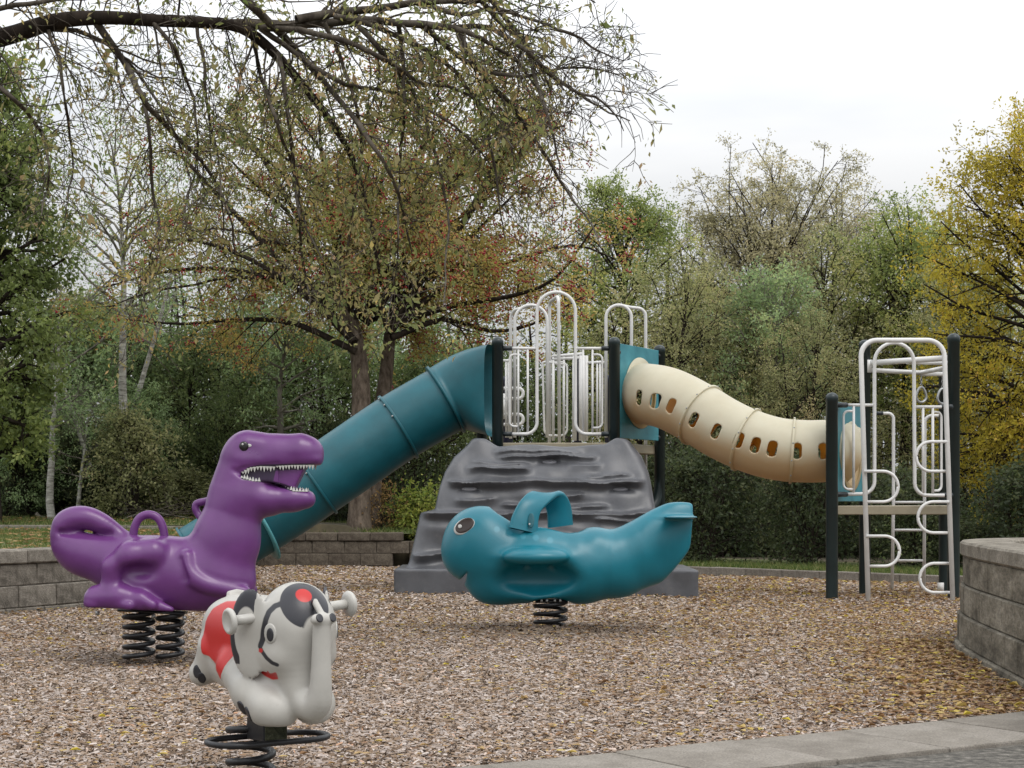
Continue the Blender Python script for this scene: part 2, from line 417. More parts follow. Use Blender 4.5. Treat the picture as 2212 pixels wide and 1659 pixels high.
def surface(fn, lo, hi, h, newton=3):
    lo = np.asarray(lo, np.float32); hi = np.asarray(hi, np.float32)
    n = np.ceil((hi-lo)/h).astype(int)+1
    ax = [lo[i] + h*np.arange(n[i], dtype=np.float32) for i in range(3)]
    D = np.empty(n, np.float32)
    step = max(1, int(400000/(n[1]*n[2])))
    Y, Z = np.meshgrid(ax[1], ax[2], indexing='ij')
    for i in range(0, n[0], step):
        xs = ax[0][i:i+step]
        p = np.empty((len(xs), n[1], n[2], 3), np.float32)
        p[..., 0] = xs[:, None, None]; p[..., 1] = Y; p[..., 2] = Z
        D[i:i+step] = fn(p.reshape(-1, 3)).reshape(len(xs), n[1], n[2])
    S = D < 0
    cnt = np.zeros(n-1, np.int8)
    for dx in (0, 1):
        for dy in (0, 1):
            for dz in (0, 1):
                cnt += S[dx:n[0]-1+dx, dy:n[1]-1+dy, dz:n[2]-1+dz]
    act = (cnt > 0) & (cnt < 8)
    I = np.argwhere(act); idx = np.full(act.shape, -1, np.int64); idx[act] = np.arange(len(I))
    acc = np.zeros((len(I), 3), np.float32); w = np.zeros(len(I), np.float32)
    corners = [(a, b, c) for a in (0, 1) for b in (0, 1) for c in (0, 1)]
    for a in corners:
        for axis in range(3):
            if a[axis] == 1: continue
            b = list(a); b[axis] = 1
            da = D[I[:, 0]+a[0], I[:, 1]+a[1], I[:, 2]+a[2]]; db = D[I[:, 0]+b[0], I[:, 1]+b[1], I[:, 2]+b[2]]
            cr = (da < 0) != (db < 0)
            t = np.where(cr, da/(da-db+1e-20), 0)
            q = np.array(a, np.float32)[None, :] + np.zeros((len(I), 3), np.float32); q[:, axis] += t
            acc += q*cr[:, None]; w += cr
    V = lo + h*(I + acc/np.maximum(w, 1)[:, None])
    Q = []
    for axis in range(3):
        o1, o2 = [(1, 2), (2, 0), (0, 1)][axis]
        sl = [slice(None)]*3; sh = [slice(None)]*3
        sl[axis] = slice(0, n[axis]-1); sh[axis] = slice(1, n[axis])
        cr = S[tuple(sl)] != S[tuple(sh)]
        e = np.argwhere(cr)
        ok = (e[:, o1] > 0) & (e[:, o2] > 0) & (e[:, o1] < n[o1]-1) & (e[:, o2] < n[o2]-1)
        e = e[ok]; ins = S[e[:, 0], e[:, 1], e[:, 2]]
        def at(d1, d2):
            c = e.copy(); c[:, o1] -= d1; c[:, o2] -= d2
            return idx[c[:, 0], c[:, 1], c[:, 2]]
        q = np.stack([at(1, 1), at(0, 1), at(0, 0), at(1, 0)], axis=1)
        q[~ins] = q[~ins][:, ::-1]
        Q.append(q)
    Q = np.concatenate(Q)
    V = V.astype(np.float32)
    for _ in range(newton):
        d = fn(V); g = grad(fn, V, h*0.35)
        g2 = np.maximum((g*g).sum(1), 0.05)
        mv = (d/g2)[:, None]*g
        L = np.linalg.norm(mv, axis=1)[:, None]
        V = V - mv*np.minimum(1, 0.4*h/np.maximum(L, 1e-9))
    return V, Q

def grad(fn, V, e):
    g = np.empty_like(V)
    for i in range(3):
        o = np.zeros(3, np.float32); o[i] = e
        g[:, i] = (fn(V+o)-fn(V-o))/(2*e)
    return g

def march(fn, o, d, tmax, n=600):
    """first hit of ray on implicit surface"""
    t = np.linspace(0, tmax, n, dtype=np.float32)
    p = np.asarray(o, np.float32)[None] + t[:, None]*np.asarray(d, np.float32)[None]
    f = fn(p); k = np.argmax(f < 0)
    if not (f < 0).any(): return None, None
    a, b = t[max(k-1, 0)], t[k]
    for _ in range(14):
        m = 0.5*(a+b)
        if fn((np.asarray(o)+m*np.asarray(d))[None].astype(np.float32))[0] < 0: b = m
        else: a = m
    hit = (np.asarray(o)+b*np.asarray(d)).astype(np.float32)
    g = grad(fn, hit[None], 0.3 if tmax > 50 else 0.002)[0]
    return hit, g/np.linalg.norm(g)

def disc(c, nrm, ru, rv, th, up=(0, 0, 1), rot=0, sides=20, dome=0.35):
    """low domed oval lying on a surface"""
    nrm = np.asarray(nrm, float); nrm /= np.linalg.norm(nrm)
    up = np.asarray(up, float); u = np.cross(up, nrm); u /= np.linalg.norm(u); v = np.cross(nrm, u)
    if rot: u, v = u*math.cos(rot)+v*math.sin(rot), v*math.cos(rot)-u*math.sin(rot)
    a = np.linspace(0, 2*np.pi, sides, endpoint=False)
    rings = [(1.0, -2.0*th), (1.0, 0.3*th), (0.9, 0.7*th), (0.6, 0.92*th), (0.3, th)]
    V = []
    for s, hgt in rings:
        V.append(np.asarray(c)+s*(np.cos(a)[:, None]*u*ru + np.sin(a)[:, None]*v*rv)+nrm*hgt)
    V = np.concatenate(V+[np.asarray(c)[None]+nrm*th]); Q = []
    for i in range(len(rings)-1):
        for s in range(sides):
            t = (s+1) % sides
            Q.append((i*sides+s, i*sides+t, (i+1)*sides+t, (i+1)*sides+s))
    b = (len(rings)-1)*sides
    for s in range(0, sides, 2): Q.append((b+s, b+(s+1) % sides, b+(s+2) % sides, len(V)-1))
    return V, np.array(Q)

# ------------------------------------------------------------------ purple dinosaur rider (local units: 1/974 m; a along, b away from viewer, c up)
def build_dino():
    Y0 = 11.4; s = Y0/F/3.0; Zr = 1593.0
    ox = (645/3.0+85-1106)*Y0/F
    yaw = math.radians(0)
    t = thing('dinosaur_spring_rider', 'purple plastic dinosaur spring rider with open toothy mouth and curled tail', 'spring rider', (ox+0.1, Y0, 0))
    def c_(zy): return Zr-zy
    def W(p):
        p = np.asarray(p, float)
        return np.stack([ox + (p[..., 0]-645)*s, Y0 + p[..., 1]*s, p[..., 2]*s], axis=-1)
    N = lambda a, zy, r, b=0: (a, b, c_(zy), r)
    mouth = [(1322, c_(392)), (1372, c_(362)), (1450, c_(350)), (1545, c_(346)), (1650, c_(338)), (1900, c_(336)), (1900, c_(478)), (1745, c_(476)), (1650, c_(486)), (1590, c_(462)), (1520, c_(440)), (1400, c_(434)), (1335, c_(422))]
    def fn(p):
        q = p.copy(); ab = np.abs(p[:, 1]); q[:, 1] = ab     # mirrored copy for paired parts
        body = ell(p, (720, 0, c_(1005)), (365, 205, 245))
        body = smin(body, ell(p, (1010, 0, c_(1080)), (330, 200, 215)), 120)
        body = smin(body, ell(p, (1240, 0, c_(1120)), (140, 165, 120)), 90)
        # saddle flattened
        body = smax(body, p[:, 2]-c_(786), 40)
        neck = chain(p, [N(1155, 1010, 232), N(1212, 820, 208), N(1255, 640, 186)], 60, (1, 0.86, 1))
        d = smin(body, neck, 70)
        head = chain(p, [N(1290, 500, 185), N(1330, 330, 165)], 60, (1, 0.80, 1))
        head = smin(head, chain(p, [N(1352, 256, 148), N(1560, 272, 130)], 60, (1, 0.92, 1)), 50)
        snout = chain(p, [N(1560, 255, 112), N(1690, 250, 110), N(1742, 258, 102)], 50, (1, 1.0, 1))
        snout = smax(snout, -(p[:, 2]-c_(338)), 14)
        snout = smin(snout, rcone(p, (1450, 0, c_(318)), (1800, 0, c_(304)), 34, 31, (1, 2.6, 1)), 30)   # upper lip
        head = smin(head, snout, 45)
        jaw = chain(p, [N(1320, 545, 135), N(1480, 560, 95), N(1640, 555, 72), N(1730, 556, 60)], 60, (1, 1.15, 1))
        head = smin(head, jaw, 55)
        d = smin(d, head, 60)
        # brow ridge and eye hollow
        d = smax(d, -ell(q, (1385, 168, c_(228)), (110, 40, 50)), 36)
        # cheek crease behind the mouth
        d = smax(d, -rcone(q, (1235, 150, c_(352)), (1330, 138, c_(392)), 10, 24), 16)
        d = smax(d, -rcone(q, (1330, 138, c_(362)), (1560, 128, c_(328)), 14, 9), 16)
        # mouth: cut right through in front, a recess at the back
        m = poly2(p[:, 0], p[:, 2], mouth)
        core = np.maximum(np.maximum(m-6, p[:, 0]-1540-0.25*ab), ab-92)
        inner = np.maximum(np.maximum(m-6, p[:, 0]-1700-0.5*(p[:, 2]-c_(410))), ab-76)
        d = smax(d, -m, 7)
        d = smin(np.minimum(d, core), inner, 10)
        # tail: fat lower lobe, thinner upper loop coming back over it
        tail = chain(p, [N(520, 960, 150), N(380, 935, 150), N(265, 905, 140), N(190, 850, 112), N(155, 780, 80)], 0, (1, 0.9, 1))
        loop = chain(p, [N(155, 780, 78), N(170, 718, 82), N(228, 684, 82), N(312, 680, 76), N(410, 716, 66), N(500, 768, 50), N(575, 835, 50)], 0, (1, 1.1, 1))
        tl = smin(tail, loop, 18)
        tl = smax(tl, -rcone(q, (165, 85, c_(770)), (470, 75, c_(782)), 20, 20, (1, 1.4, 1)), 26)
        d = smin(d, tl, 55)
        # hind legs
        leg = chain(q, [(770, 150, c_(905), 100), (630, 180, c_(920), 92), (520, 190, c_(990), 66), (505, 190, c_(1110), 62)], 36)
        foot = chain(q, [(425, 190, c_(1185), 84), (560, 195, c_(1180), 82), (700, 195, c_(1205), 66), (890, 200, c_(1262), 24)], 34)
        foot = smin(foot, rcone(q, (570, 232, c_(1212), ), (640, 258, c_(1230)), 44, 36), 9)
        foot = smin(foot, rcone(q, (705, 222, c_(1190), ), (785, 245, c_(1228)), 46, 33), 12)
        foot = smin(foot, rcone(q, (405, 215, c_(1190)), (400, 220, c_(1215)), 62, 58), 10)
        leg = smin(leg, foot, 34)
        d = smin(d, leg, 30)
        # hollow between thigh, shin and belly
        d = smax(d, -ell(q, (690, 240, c_(1020)), (95, 78, 55)), 46)
        # arms folded along the chest
        arm = chain(q, [(985, 158, c_(930), 52), (1005, 178, c_(1020), 62), (1090, 190, c_(1090), 58), (1230, 172, c_(1130), 48), (1350, 140, c_(1150), 42)], 0)
        d = smin(d, arm, 22)
        d = smax(d, -rcone(q, (950, 215, c_(940)), (985, 235, c_(1060)), 14, 26), 30)
        # flat underside, slightly sloping
        under = -(p[:, 2]-(c_(1242)-0.055*(p[:, 0]-370)))
        d = smax(d, under, 14)
        return d
    V, Q = surface(fn, (40, -330, 240), (1900, 330, 1530), 11.5)
    gum = -np.maximum(poly2(V[:, 0], V[:, 2], [(a+(6 if a < 1800 else 0), c+0) for a, c in mouth]), -(0))
    gl = -poly2(V[:, 0], V[:, 2], [(1318, c_(395)), (1372, c_(350)), (1450, c_(334)), (1545, c_(330)), (1790, c_(326)), (1800, c_(366)), (1640, c_(368)), (1545, c_(372)), (1528, c_(440)), (1600, c_(458)), (1660, c_(482)), (1770, c_(470)), (1778, c_(508)), (1655, c_(508)), (1560, c_(478)), (1500, c_(452)), (1335, c_(432))])
    g = gl*s
    body = world_part('body', npmesh('dino_body', W(V), Q, True, {'gum': ('POINT', g)}), M['purple'], t)
    # eyes, each with white corner, iris and glint
    for sd in (-1, 1):
        o = (1345, sd*400, c_(216)); h, n = march(fn, o, (0, -sd, 0), 500)
        if h is None: continue
        hw, nw = W(h), np.array([0.05, -1.0 if sd < 0 else 1.0, 0.05])
        e = world_part('eye', npmesh('eye', *disc(hw, nw, 30*s, 31*s, 11*s), smooth=True), M['eye_black'], t)
        pts = [W((1390, h[1]-sd*(-2), c_(212))), W((1352, h[1]+sd*6, c_(238))), W((1352, h[1]+sd*6, c_(190)))]
        if sd < 0:
            h2, n2 = march(fn, (1374, -400, c_(212)), (0, 1, 0), 500)
            world_part('eye_corner', npmesh('eye_corner', *disc(W(h2)+[0, -0.001, 0], [0, -1, 0], 20*s, 11*s, 3*s), smooth=True), M['eye_white'], body)
            world_part('eye_glint', npmesh('eye_glint', *disc(hw+np.array([-7*s, -11*s, 12*s]), [0, -1, 0], 7*s, 7*s, 2*s, sides=8), smooth=True), M['eye_white'], body)
    # teeth: one small pyramid each, along both lips
    tv = np.array([(-.5, 0, 0), (.5, 0, 0), (.5, 1, 0), (-.5, 1, 0), (0, .45, -1)], float)
    tme = pymesh('tooth', tv, [(0, 1, 2, 3), (0, 4, 1), (1, 4, 2), (2, 4, 3), (3, 4, 0)]); tme.materials.append(M['tooth'])
    rows = [([(1330, 388), (1380, 356), (1450, 347), (1545, 350)], 11, 42, 1), ([(1548, 346), (1650, 340), (1790, 338)], 13, 36, 1),
            ([(1325, 412), (1400, 437), (1520, 441)], 11, 36, -1), ([(1530, 440), (1600, 470), (1660, 502), (1765, 505)], 13, 36, -1)]
    for pts, n, hg, dr in rows:
        pts = np.array(pts, float)
        L = np.concatenate([[0], np.cumsum(np.linalg.norm(np.diff(pts, axis=0), axis=1))])
        for k in range(n):
            tt = (k+0.5)/n*L[-1]
            a = np.interp(tt, L, pts[:, 0]); zy = np.interp(tt, L, pts[:, 1])
            for sd in (-1, 1):
                h, nn = march(fn, (a, sd*400, c_(zy-dr*9)), (0, -sd, 0), 400, 260)
                if h is None or abs(h[1]) < 40: continue
                o = obj('tooth', tme, None, body)
                w = L[-1]/n*s*1.02
                hh = hg*.80*(0.75+0.5*((k*7) % 5)/5)*s*(1.0 if k > 0 else 0.6)
                o.scale = (w, 10*s*(1 if sd < 0 else -1), hh*dr)
                wp = W((a, h[1]+sd*1.0, c_(zy-dr*3)))
                o.location = Vector(wp)
    # handles
    def hoop(pts, r, nm):
        pp = spline([W((a, b, c_(zy))) for a, zy, b in pts], 7)
        world_part(nm, tubemesh(nm, [pp], r*s, 12), M['purple_plain'], t)
    hoop([(608, 830, -20), (622, 740, -20), (655, 678, -20), (712, 655, -20), (768, 675, -20), (802, 730, -20), (818, 810, -20)], 27, 'seat_handle')
    hoop([(1110, 560, 30), (1060, 572, 60), (1008, 585, 75), (1000, 620, 75), (1022, 660, 70), (1060, 700, 40)], 25, 'neck_handle')
    # steel base plate and two coil springs
    V2, Q2 = boxverts(0, 0, 0, 420, 180, 14)
    V2[:, 2] += c_(1264)-0.055*(V2[:, 0]+330); V2[:, 0] += 735
    world_part('base_plate', npmesh('base_plate', W(V2), Q2), M['black'], t)
    for a, R in ((645, 92), (848, 80)):
        sp = coil(a, 0, 8, c_(1290)-0.055*(a-690), R, 4.6, ph=2.5)
        world_part('spring', tubemesh('spring', [W(sp)], 16*s, 10), M['black'], t)
    for a in (400, 760, 960):
        V3, Q3 = boxverts(a, -95, c_(1300)-0.055*(a-690)-4, 22, 22, 26)
        world_part('bolt', npmesh('bolt', W(V3), Q3), M['steel'], t)
build_dino()

# ------------------------------------------------------------------ teal whale rider
def build_whale():
    Y0 = 14.0; s = Y0/F*0.2846; Zr = 1200.0
    ox = (950*0.2846+918.9-1106)*Y0/F
    gz = 0.004
    t = thing('whale_spring_rider', 'teal plastic whale spring rider with strap handle and upturned tail on one spring', 'spring rider', (ox, Y0, gz))
    c_ = lambda zy: Zr-zy
    N = lambda a, zy, r, b=0: (a, b, c_(zy), r)
    def W(p):
        p = np.asarray(p, float)
        return np.stack([ox + (p[..., 0]-950)*s, Y0 + p[..., 1]*s, gz+p[..., 2]*s], axis=-1)
    def fn(p):
        ab = np.abs(p[:, 1]); q = p.copy(); q[:, 1] = ab
        d = ell(p, (425, 0, c_(545)), (292, 262, 280))
        d = smin(d, ell(p, (330, 0, c_(640)), (195, 215, 190)), 70)
        wv = p.copy(); wv[:, 1] = p[:, 1]/np.interp(p[:, 0], [1150, 1400, 1650, 1850, 2000], [1, .94, .72, .48, .36])
        mid = chain(wv, [N(560, 670, 280), N(850, 705, 298), N(1180, 728, 270), N(1460, 702, 246), N(1680, 612, 243), N(1820, 530, 240), N(1930, 462, 238)], 60)
        d = smin(d, mid, 90)
        # hump behind the seat
        d = smin(d, ell(p, (1292, 0, c_(552)), (120, 185, 120)), 60)
        # tail end trimmed by two planes
        d = smax(d, (p[:, 0]-2018)-0.08*(p[:, 2]-c_(400)), 26)
        d = smax(d, (p[:, 2]-c_(232)), 26)
        # back and underside trimmed
        d = smax(d, ((p[:, 0]-1990)*0.80 - (p[:, 2]-c_(610))*0.62), 30)
        # flukes
        fl = ell(q, (1925, 150, c_(348)), (120, 260, 15))
        d = smin(d, fl, 22)
        # jaw: notch behind the snout, chin lower and further back
        d = smin(d, ell(p, (560, 0, c_(850)), (245, 215, 175)), 60)
        d = smax(d, -rcone(p, (285, 0, c_(835)), (322, 0, c_(765)), 20, 5, (1, 30, 1)), 18)
        # pectoral fins with shelf, and hollows for the feet below
        fin = ell(q, (832, 300, c_(640)), (250, 172, 74))
        fin = smax(fin, -(p[:, 2]-c_(682)+0.12*(ab-300)), 14)
        hol = ell(q, (845, 310, c_(820)), (310, 215, 150))
        d = smax(d, -hol, 55)
        d = smax(d, -rcone(q, (770, 160, c_(725)), (735, 200, c_(825)), 28, 50), 14)
        d = smax(d, -rcone(q, (950, 160, c_(725)), (985, 200, c_(825)), 28, 50), 14)
        d = smin(d, fin, 45)
        # cockpit
        ck = chain(p, [N(600, 300, 105), N(760, 345, 125), N(1090, 405, 125)], 40, (1, 1.12, 1))
        d = smax(d, -ck, 20)
        # spring pocket between the two belly pads
        d = smax(d, -ell(p, (945, 0, c_(1020)), (160, 400, 62)), 22)
        d = smax(d, -(p[:, 2]-c_(1018)), 20)
        # moulding seam
        return d
    V, Q = surface(fn, (90, -540, 140), (2090, 540, 1010), 12.5)
    sp = np.full(len(V), -1.0)
    for a, zy, r in ((545, 438, 22), (640, 465, 20), (740, 490, 21), (835, 500, 23), (940, 520, 24)):
        sp = np.maximum(sp, (r-np.hypot(V[:, 0]-a, V[:, 2]-c_(zy)))*s)
    body = world_part('body', npmesh('whale_body', W(V), Q, True, {'spot': ('POINT', sp)}), M['teal'], t)
    for sd in (-1, 1):
        o = np.array((300, sd*500, c_(416))); h, n = march(fn, o, (0, -sd, 0), 700)
        n = np.array(n, float); n = n*0.8+np.array([0, sd*0.4, 0]); n /= np.linalg.norm(n)
        hw = W(h)
        e = world_part('eye', npmesh('eye', *disc(hw, n, 86*s, 58*s, 10*s, rot=(0.55 if sd < 0 else -0.55), sides=28), smooth=True), M['eye_white'], t)
        iw = hw+n*8*s+np.array([6*s, 0, 4*s])
        iris = plastic('eye_brown', (0.035, 0.022, 0.018), 0.2, 0.2) if 'iris' not in M else M['iris']; M['iris'] = iris
        world_part('iris', npmesh('iris', *disc(iw, n, 77*s, 52*s, 6*s, rot=(0.58 if sd < 0 else -0.6), sides=26), smooth=True), iris, e)
        world_part('eye_glint', npmesh('eye_glint', *disc(iw+n*6*s+np.array([-34*s, 0, -8*s]), n, 15*s, 15*s, 3*s, sides=12), smooth=True), M['eye_white'], e)
    # strap handle: wide band arching over the cockpit, from the near rim to the far rim
    path = spline([(742, -205, c_(450)), (758, -185, c_(360)), (800, -140, c_(262)), (865, -60, c_(205)), (930, 30, c_(190)), (985, 110, c_(222)), (1020, 165, c_(300)), (1030, 185, c_(420))], 6)
    n = len(path); T = np.gradient(path, axis=0); T /= np.linalg.norm(T, axis=1)[:, None]
    # band width lies roughly along the whale, wider at the feet
    wd = np.interp(np.linspace(0, 1, n), [0, .12, .3, .6, .85, 1], [118, 108, 84, 82, 100, 105])
    A = np.array([1.0, 0.45, 0.0]); A /= np.linalg.norm(A)
    A = A[None]-T*(T @ A)[:, None]; A /= np.linalg.norm(A, axis=1)[:, None]
    B = np.cross(T, A)
    prof = [(-1, -.35), (-.9, -.9), (.9, -.9), (1, -.35), (1, .35), (.9, .9), (-.9, .9), (-1, .35)]
    Vv = np.concatenate([path[i]+np.array([A[i]*wd[i]*x + B[i]*24*y for x, y in prof]) for i in range(n)])
    Qq = [(i*8+k, i*8+(k+1) % 8, (i+1)*8+(k+1) % 8, (i+1)*8+k) for i in range(n-1) for k in range(8)]
    hd = world_part('strap_handle', npmesh('strap_handle', W(Vv), np.array(Qq), True), M['teal_plain'], t)
    for dx in (-42, 42):
        pp = [W((756+dx+q, -196-12+0.4*q, c_(zy))) for zy, q in ((395, 0), (300, 20))]
        c = W((752+dx*0.95+8, -212, c_(372)))
        pk = world_part('grip_pocket', npmesh('grip_pocket', *disc(c, (-0.12, -1, 0.32), 24*s, 58*s, 3*s, sides=18), smooth=True), M['slide_teal'], hd)
        world_part('rivet', npmesh('rivet', *disc(W((748+dx*0.95, -222, c_(400))), (0, -1, 0.3), 8*s, 8*s, 3*s, sides=8), smooth=True), M['steel'], hd)
    world_part('spring', tubemesh('spring', [W(coil(950, 0, -10, c_(985), 118, 3.7, ph=2.8))], 15*s, 10), M['black'], t)
    V2, Q2 = boxverts(950, 0, c_(985), 230, 220, 20)
    world_part('base_plate', npmesh('base_plate', W(V2), Q2), M['black'], t)
    for a in (880, 920, 980, 1020):
        V2, Q2 = boxverts(a, -130, c_(975), 18, 18, 22)
        world_part('bolt', npmesh('bolt', W(V2), Q2), M['steel'], t)
build_whale()

# ------------------------------------------------------------------ white elephant rider (local metres: x forward, y its left, z up)
def build_elephant():
    Y0 = 6.5; th = math.radians(35); ox = (536.5-1106)*Y0/F
    f = np.array([math.sin(th), -math.cos(th), 0]); sd_ = np.array([math.cos(th), math.sin(th), 0])
    t = thing('elephant_spring_rider', 'small white elephant spring rider with black cap, red saddle cloth and grip bars', 'spring rider', (ox, Y0, 0))
    O = np.array([ox, Y0, 0.0])
    R3 = np.stack([f, sd_, np.array([0, 0, 1.0])])   # rows: local axes in world
    W = lambda p: O + np.asarray(p, float) @ R3
    def uv(p):
        w = W(p); d = w-np.array([0, 0, EYE])
        return np.stack([1106+F*d[..., 0]/d[..., 1], 1080-F*d[..., 2]/d[..., 1]], -1)
    def fn(p):
        q = p.copy(); q[:, 1] = np.abs(p[:, 1]); ab = q[:, 1]
        bx = np.abs((p-np.array([.045, 0, .535], np.float32))/np.array([.275, .150, .168], np.float32)); d = ((bx**2.7).sum(1)**(1/2.7)-1)*.15
        d = smin(d, ell(p, (.24, 0, .40), (.19, .142, .135)), .06)
        d = smin(d, ell(p, (.06, 0, .425), (.22, .14, .10)), .05)
        # hind legs and feet
        hl = chain(q, [(-.09, .09, .49, .075), (-.135, .108, .415, .050), (-.152, .125, .395, .045)], .03)
        d = smin(d, hl, .025)
        # front legs stretched forward along the belly, round feet
        fl = chain(q, [(.13, .10, .44, .082), (.26, .105, .365, .078), (.355, .088, .315, .072), (.395, .066, .302, .062)], .03)
        d = smin(d, fl, .022)
        # head
        hd = ell(p, (.390, 0, .605), (.146, .140, .160))
        hd = smin(hd, ell(p, (.365, 0, .52), (.135, .128, .12)), .05)
        hd = smin(hd, ell(q, (.40, .085, .50), (.075, .055, .06)), .03)
        d = smin(d, hd, .018)
        # trunk: down, round and up again
        tr = chain(p, [(.425, 0, .585, .100), (.432, 0, .47, .084), (.444, 0, .385, .072), (.476, 0, .340, .062)], 0)
        d = smin(d, tr, .03)
        tr2 = chain(p, [(.476, 0, .340, .062), (.520, 0, .330, .055), (.556, 0, .352, .047), (.570, 0, .41, .039), (.574, 0, .52, .034), (.578, 0, .615, .032)], 0)
        d = smin(d, tr2, .008)
        tip = rcone(p, (.590, -.026, .638), (.590, .026, .638), .023, .023)
        tip = smax(tip, -(p[:, 2]-.626), .012)
        tip = smin(tip, rcone(p, (.580, 0, .655), (.525, 0, .700), .012, .012), .010)
        d = smin(d, tip, .014)
        # ear flaps standing off the head, hanging down
        qe = q.copy(); qe[:, 1] -= (.37-q[:, 0])*.42
        e = ell(qe, (.325, .134, .580), (.085, .020, .162))
        e = smax(e, -ell(qe, (.335, .118, .575), (.055, .015, .120)), .010)
        d = smin(d, e, .012)
        # saddle back rim
        d = smin(d, rcone(q, (-.10, .03, .700), (-.10, 0, .704), .012, .014), .012)
        # cloth edge, slightly proud
        cl = poly2(p[:, 0], p[:, 2], cloth)
        d = d - .004*np.clip(.5-cl/.008, 0, 1)*np.clip((ab-.07)/.03, 0, 1)
        d = smax(d, -(p[:, 2]-.245), .02)
        return d
    cloth = [(-.075, .60), (-.04, .655), (.03, .685), (.12, .69), (.20, .685), (.22, .60), (.20, .50), (.165, .43), (.14, .395), (.11, .425), (.07, .435), (.03, .455), (-.015, .47), (-.06, .475), (-.08, .53)]
    V, Q = surface(fn, (-.32, -.30, .22), (.66, .30, .80), .0080)
    ab = np.abs(V[:, 1])
    n = grad(fn, V, .004); n /= np.linalg.norm(n, axis=1)[:, None]+1e-9
    red = np.minimum(-poly2(V[:, 0], V[:, 2], cloth)-.004, np.where((ab > .05) & (V[:, 0] < .235), 1.0, -1.0))
    near = np.stack([V[:, 0], -ab, V[:, 2]], 1)
    p2 = uv(near); zx = (p2[:, 0]-374.4)/.2615; zy = (p2[:, 1]-1225.2)/.2615
    zs = .2615/590
    side = np.where(n[:, 1]*np.sign(V[:, 1]+1e-9) > -.25, 1.0, -1.0)
    bib = np.minimum(-poly2(zx, zy, [(655, 820), (700, 795), (745, 790), (775, 850), (800, 880), (850, 865), (868, 925), (820, 930), (760, 900), (700, 855)])*zs, side)
    red = np.maximum(red, np.where((V[:, 0] > .24) & (ab < .125), bib, -1))
    chk = (19-np.hypot(zx-722, zy-688))*zs
    red = np.maximum(red, np.where(V[:, 0] > .3, np.minimum(chk, side), -1))
    # black paint: ear border, face line, smile, cap
    def stroke(pts, w):
        pts = np.array(pts, float); d = np.full(len(V), 1e9)
        for a, b in zip(pts[:-1], pts[1:]):
            ex = b-a; tt = np.clip(((zx-a[0])*ex[0]+(zy-a[1])*ex[1])/(ex @ ex), 0, 1)
            d = np.minimum(d, np.hypot(zx-a[0]-tt*ex[0], zy-a[1]-tt*ex[1]))
        return (w-d)*zs
    fx = V[:, 0] > .22
    blk = np.where(fx, np.minimum(stroke([(900, 300), (840, 320), (790, 370), (765, 430), (745, 520), (738, 600), (722, 640)], 22), side), -1)
    blk = np.maximum(blk, np.where(V[:, 0] > .30, np.minimum(stroke([(712, 650), (735, 700), (770, 750), (815, 790), (860, 808)], 15), side), -1))
    er = np.sqrt(((V[:, 0]-.325)/.085)**2 + ((V[:, 2]-.580)/.162)**2)
    blk = np.maximum(blk, np.where((ab > .125) & (V[:, 0] > .225) & (V[:, 0] < .36) & (V[:, 2] > .40), np.minimum((er-.60)*.08, np.maximum((V[:, 2]-.60)*1.0, np.minimum((.295-V[:, 0])*1.0, V[:, 2]-.47))), -1))
    # cap on the crown of the head (not symmetric in photo: tilted oval with a red middle)
    hv = V-np.array([.39, 0, .605]); hv = hv/np.array([.146, .140, .160]); hv /= np.linalg.norm(hv, axis=1)[:, None]
    cd = np.array([.76, -.14, .63]); cd /= np.linalg.norm(cd); cd2 = np.array([.66, -.16, .74]); cd2 /= np.linalg.norm(cd2)
    hm = (V[:, 0] > .30) & (V[:, 2] > .60)
    cap = np.where(hm, (.68-np.arccos(np.clip(hv @ cd, -1, 1)))*.15, -1)
    capr = np.where(hm, (.21-np.arccos(np.clip(hv @ cd2, -1, 1)))*.15, -1)
    tipm = np.where(V[:, 0] > .525, .53-V[:, 0], 1)
    blk = np.maximum(blk, np.minimum(cap, tipm)); red = np.maximum(np.where(hm, -1, red), np.minimum(capr, tipm)); 
    body = world_part('body', npmesh('elephant_body', W(V), Q, True, {'black': ('POINT', blk), 'red': ('POINT', red)}), M['ele'], t)
    def ray(zx_, zy_):
        u, v = zx_*.2615+374.4, zy_*.2615+1225.2
        d = np.array([(u-1106)/F, 1.0, (1080-v)/F]); d /= np.linalg.norm(d)
        o = np.array([0, 0, EYE])+d*5.3
        lo = R3 @ (o-O); ld = R3 @ d
        return march(fn, lo, ld, 1.6, 500)
    # eye
    for m in (1, -1):
        h, nn = ray(800, 548)
        if h is not None:
            h = h*np.array([1, m, 1]); nn = nn*np.array([1, m, 1])
            hw = W(h); nw = nn @ R3; vd = (np.array([0, 0, EYE])-hw); 
            e = world_part('eye', npmesh('eye', *disc(hw, nw, .028, .036, .004, sides=20), smooth=True), M['ele_plain'], t)
            h2 = h + np.array([0.004, 0, -0.004]); 
            world_part('pupil', npmesh('pupil', *disc(W(h2)+nw*.0035, nw, .016, .024, .003, sides=16), smooth=True), M['nail'], e)
    # toenails: two on each foot
    for zx_, zy_, ru, rv in ((561, 1165, .013, .030), (611, 1212, .013, .028), (190, 862, .012, .026), (228, 915, .011, .024)):
        h, nn = ray(zx_+6, zy_)
        if h is None: continue
        for m in (1, -1):
            hh, n2 = h*np.array([1, m, 1]), nn*np.array([1, m, 1])
            world_part('toenail', npmesh('toenail', *disc(W(hh), n2 @ R3, ru*1.5, rv, .003, sides=14), smooth=True), M['nail'], t)
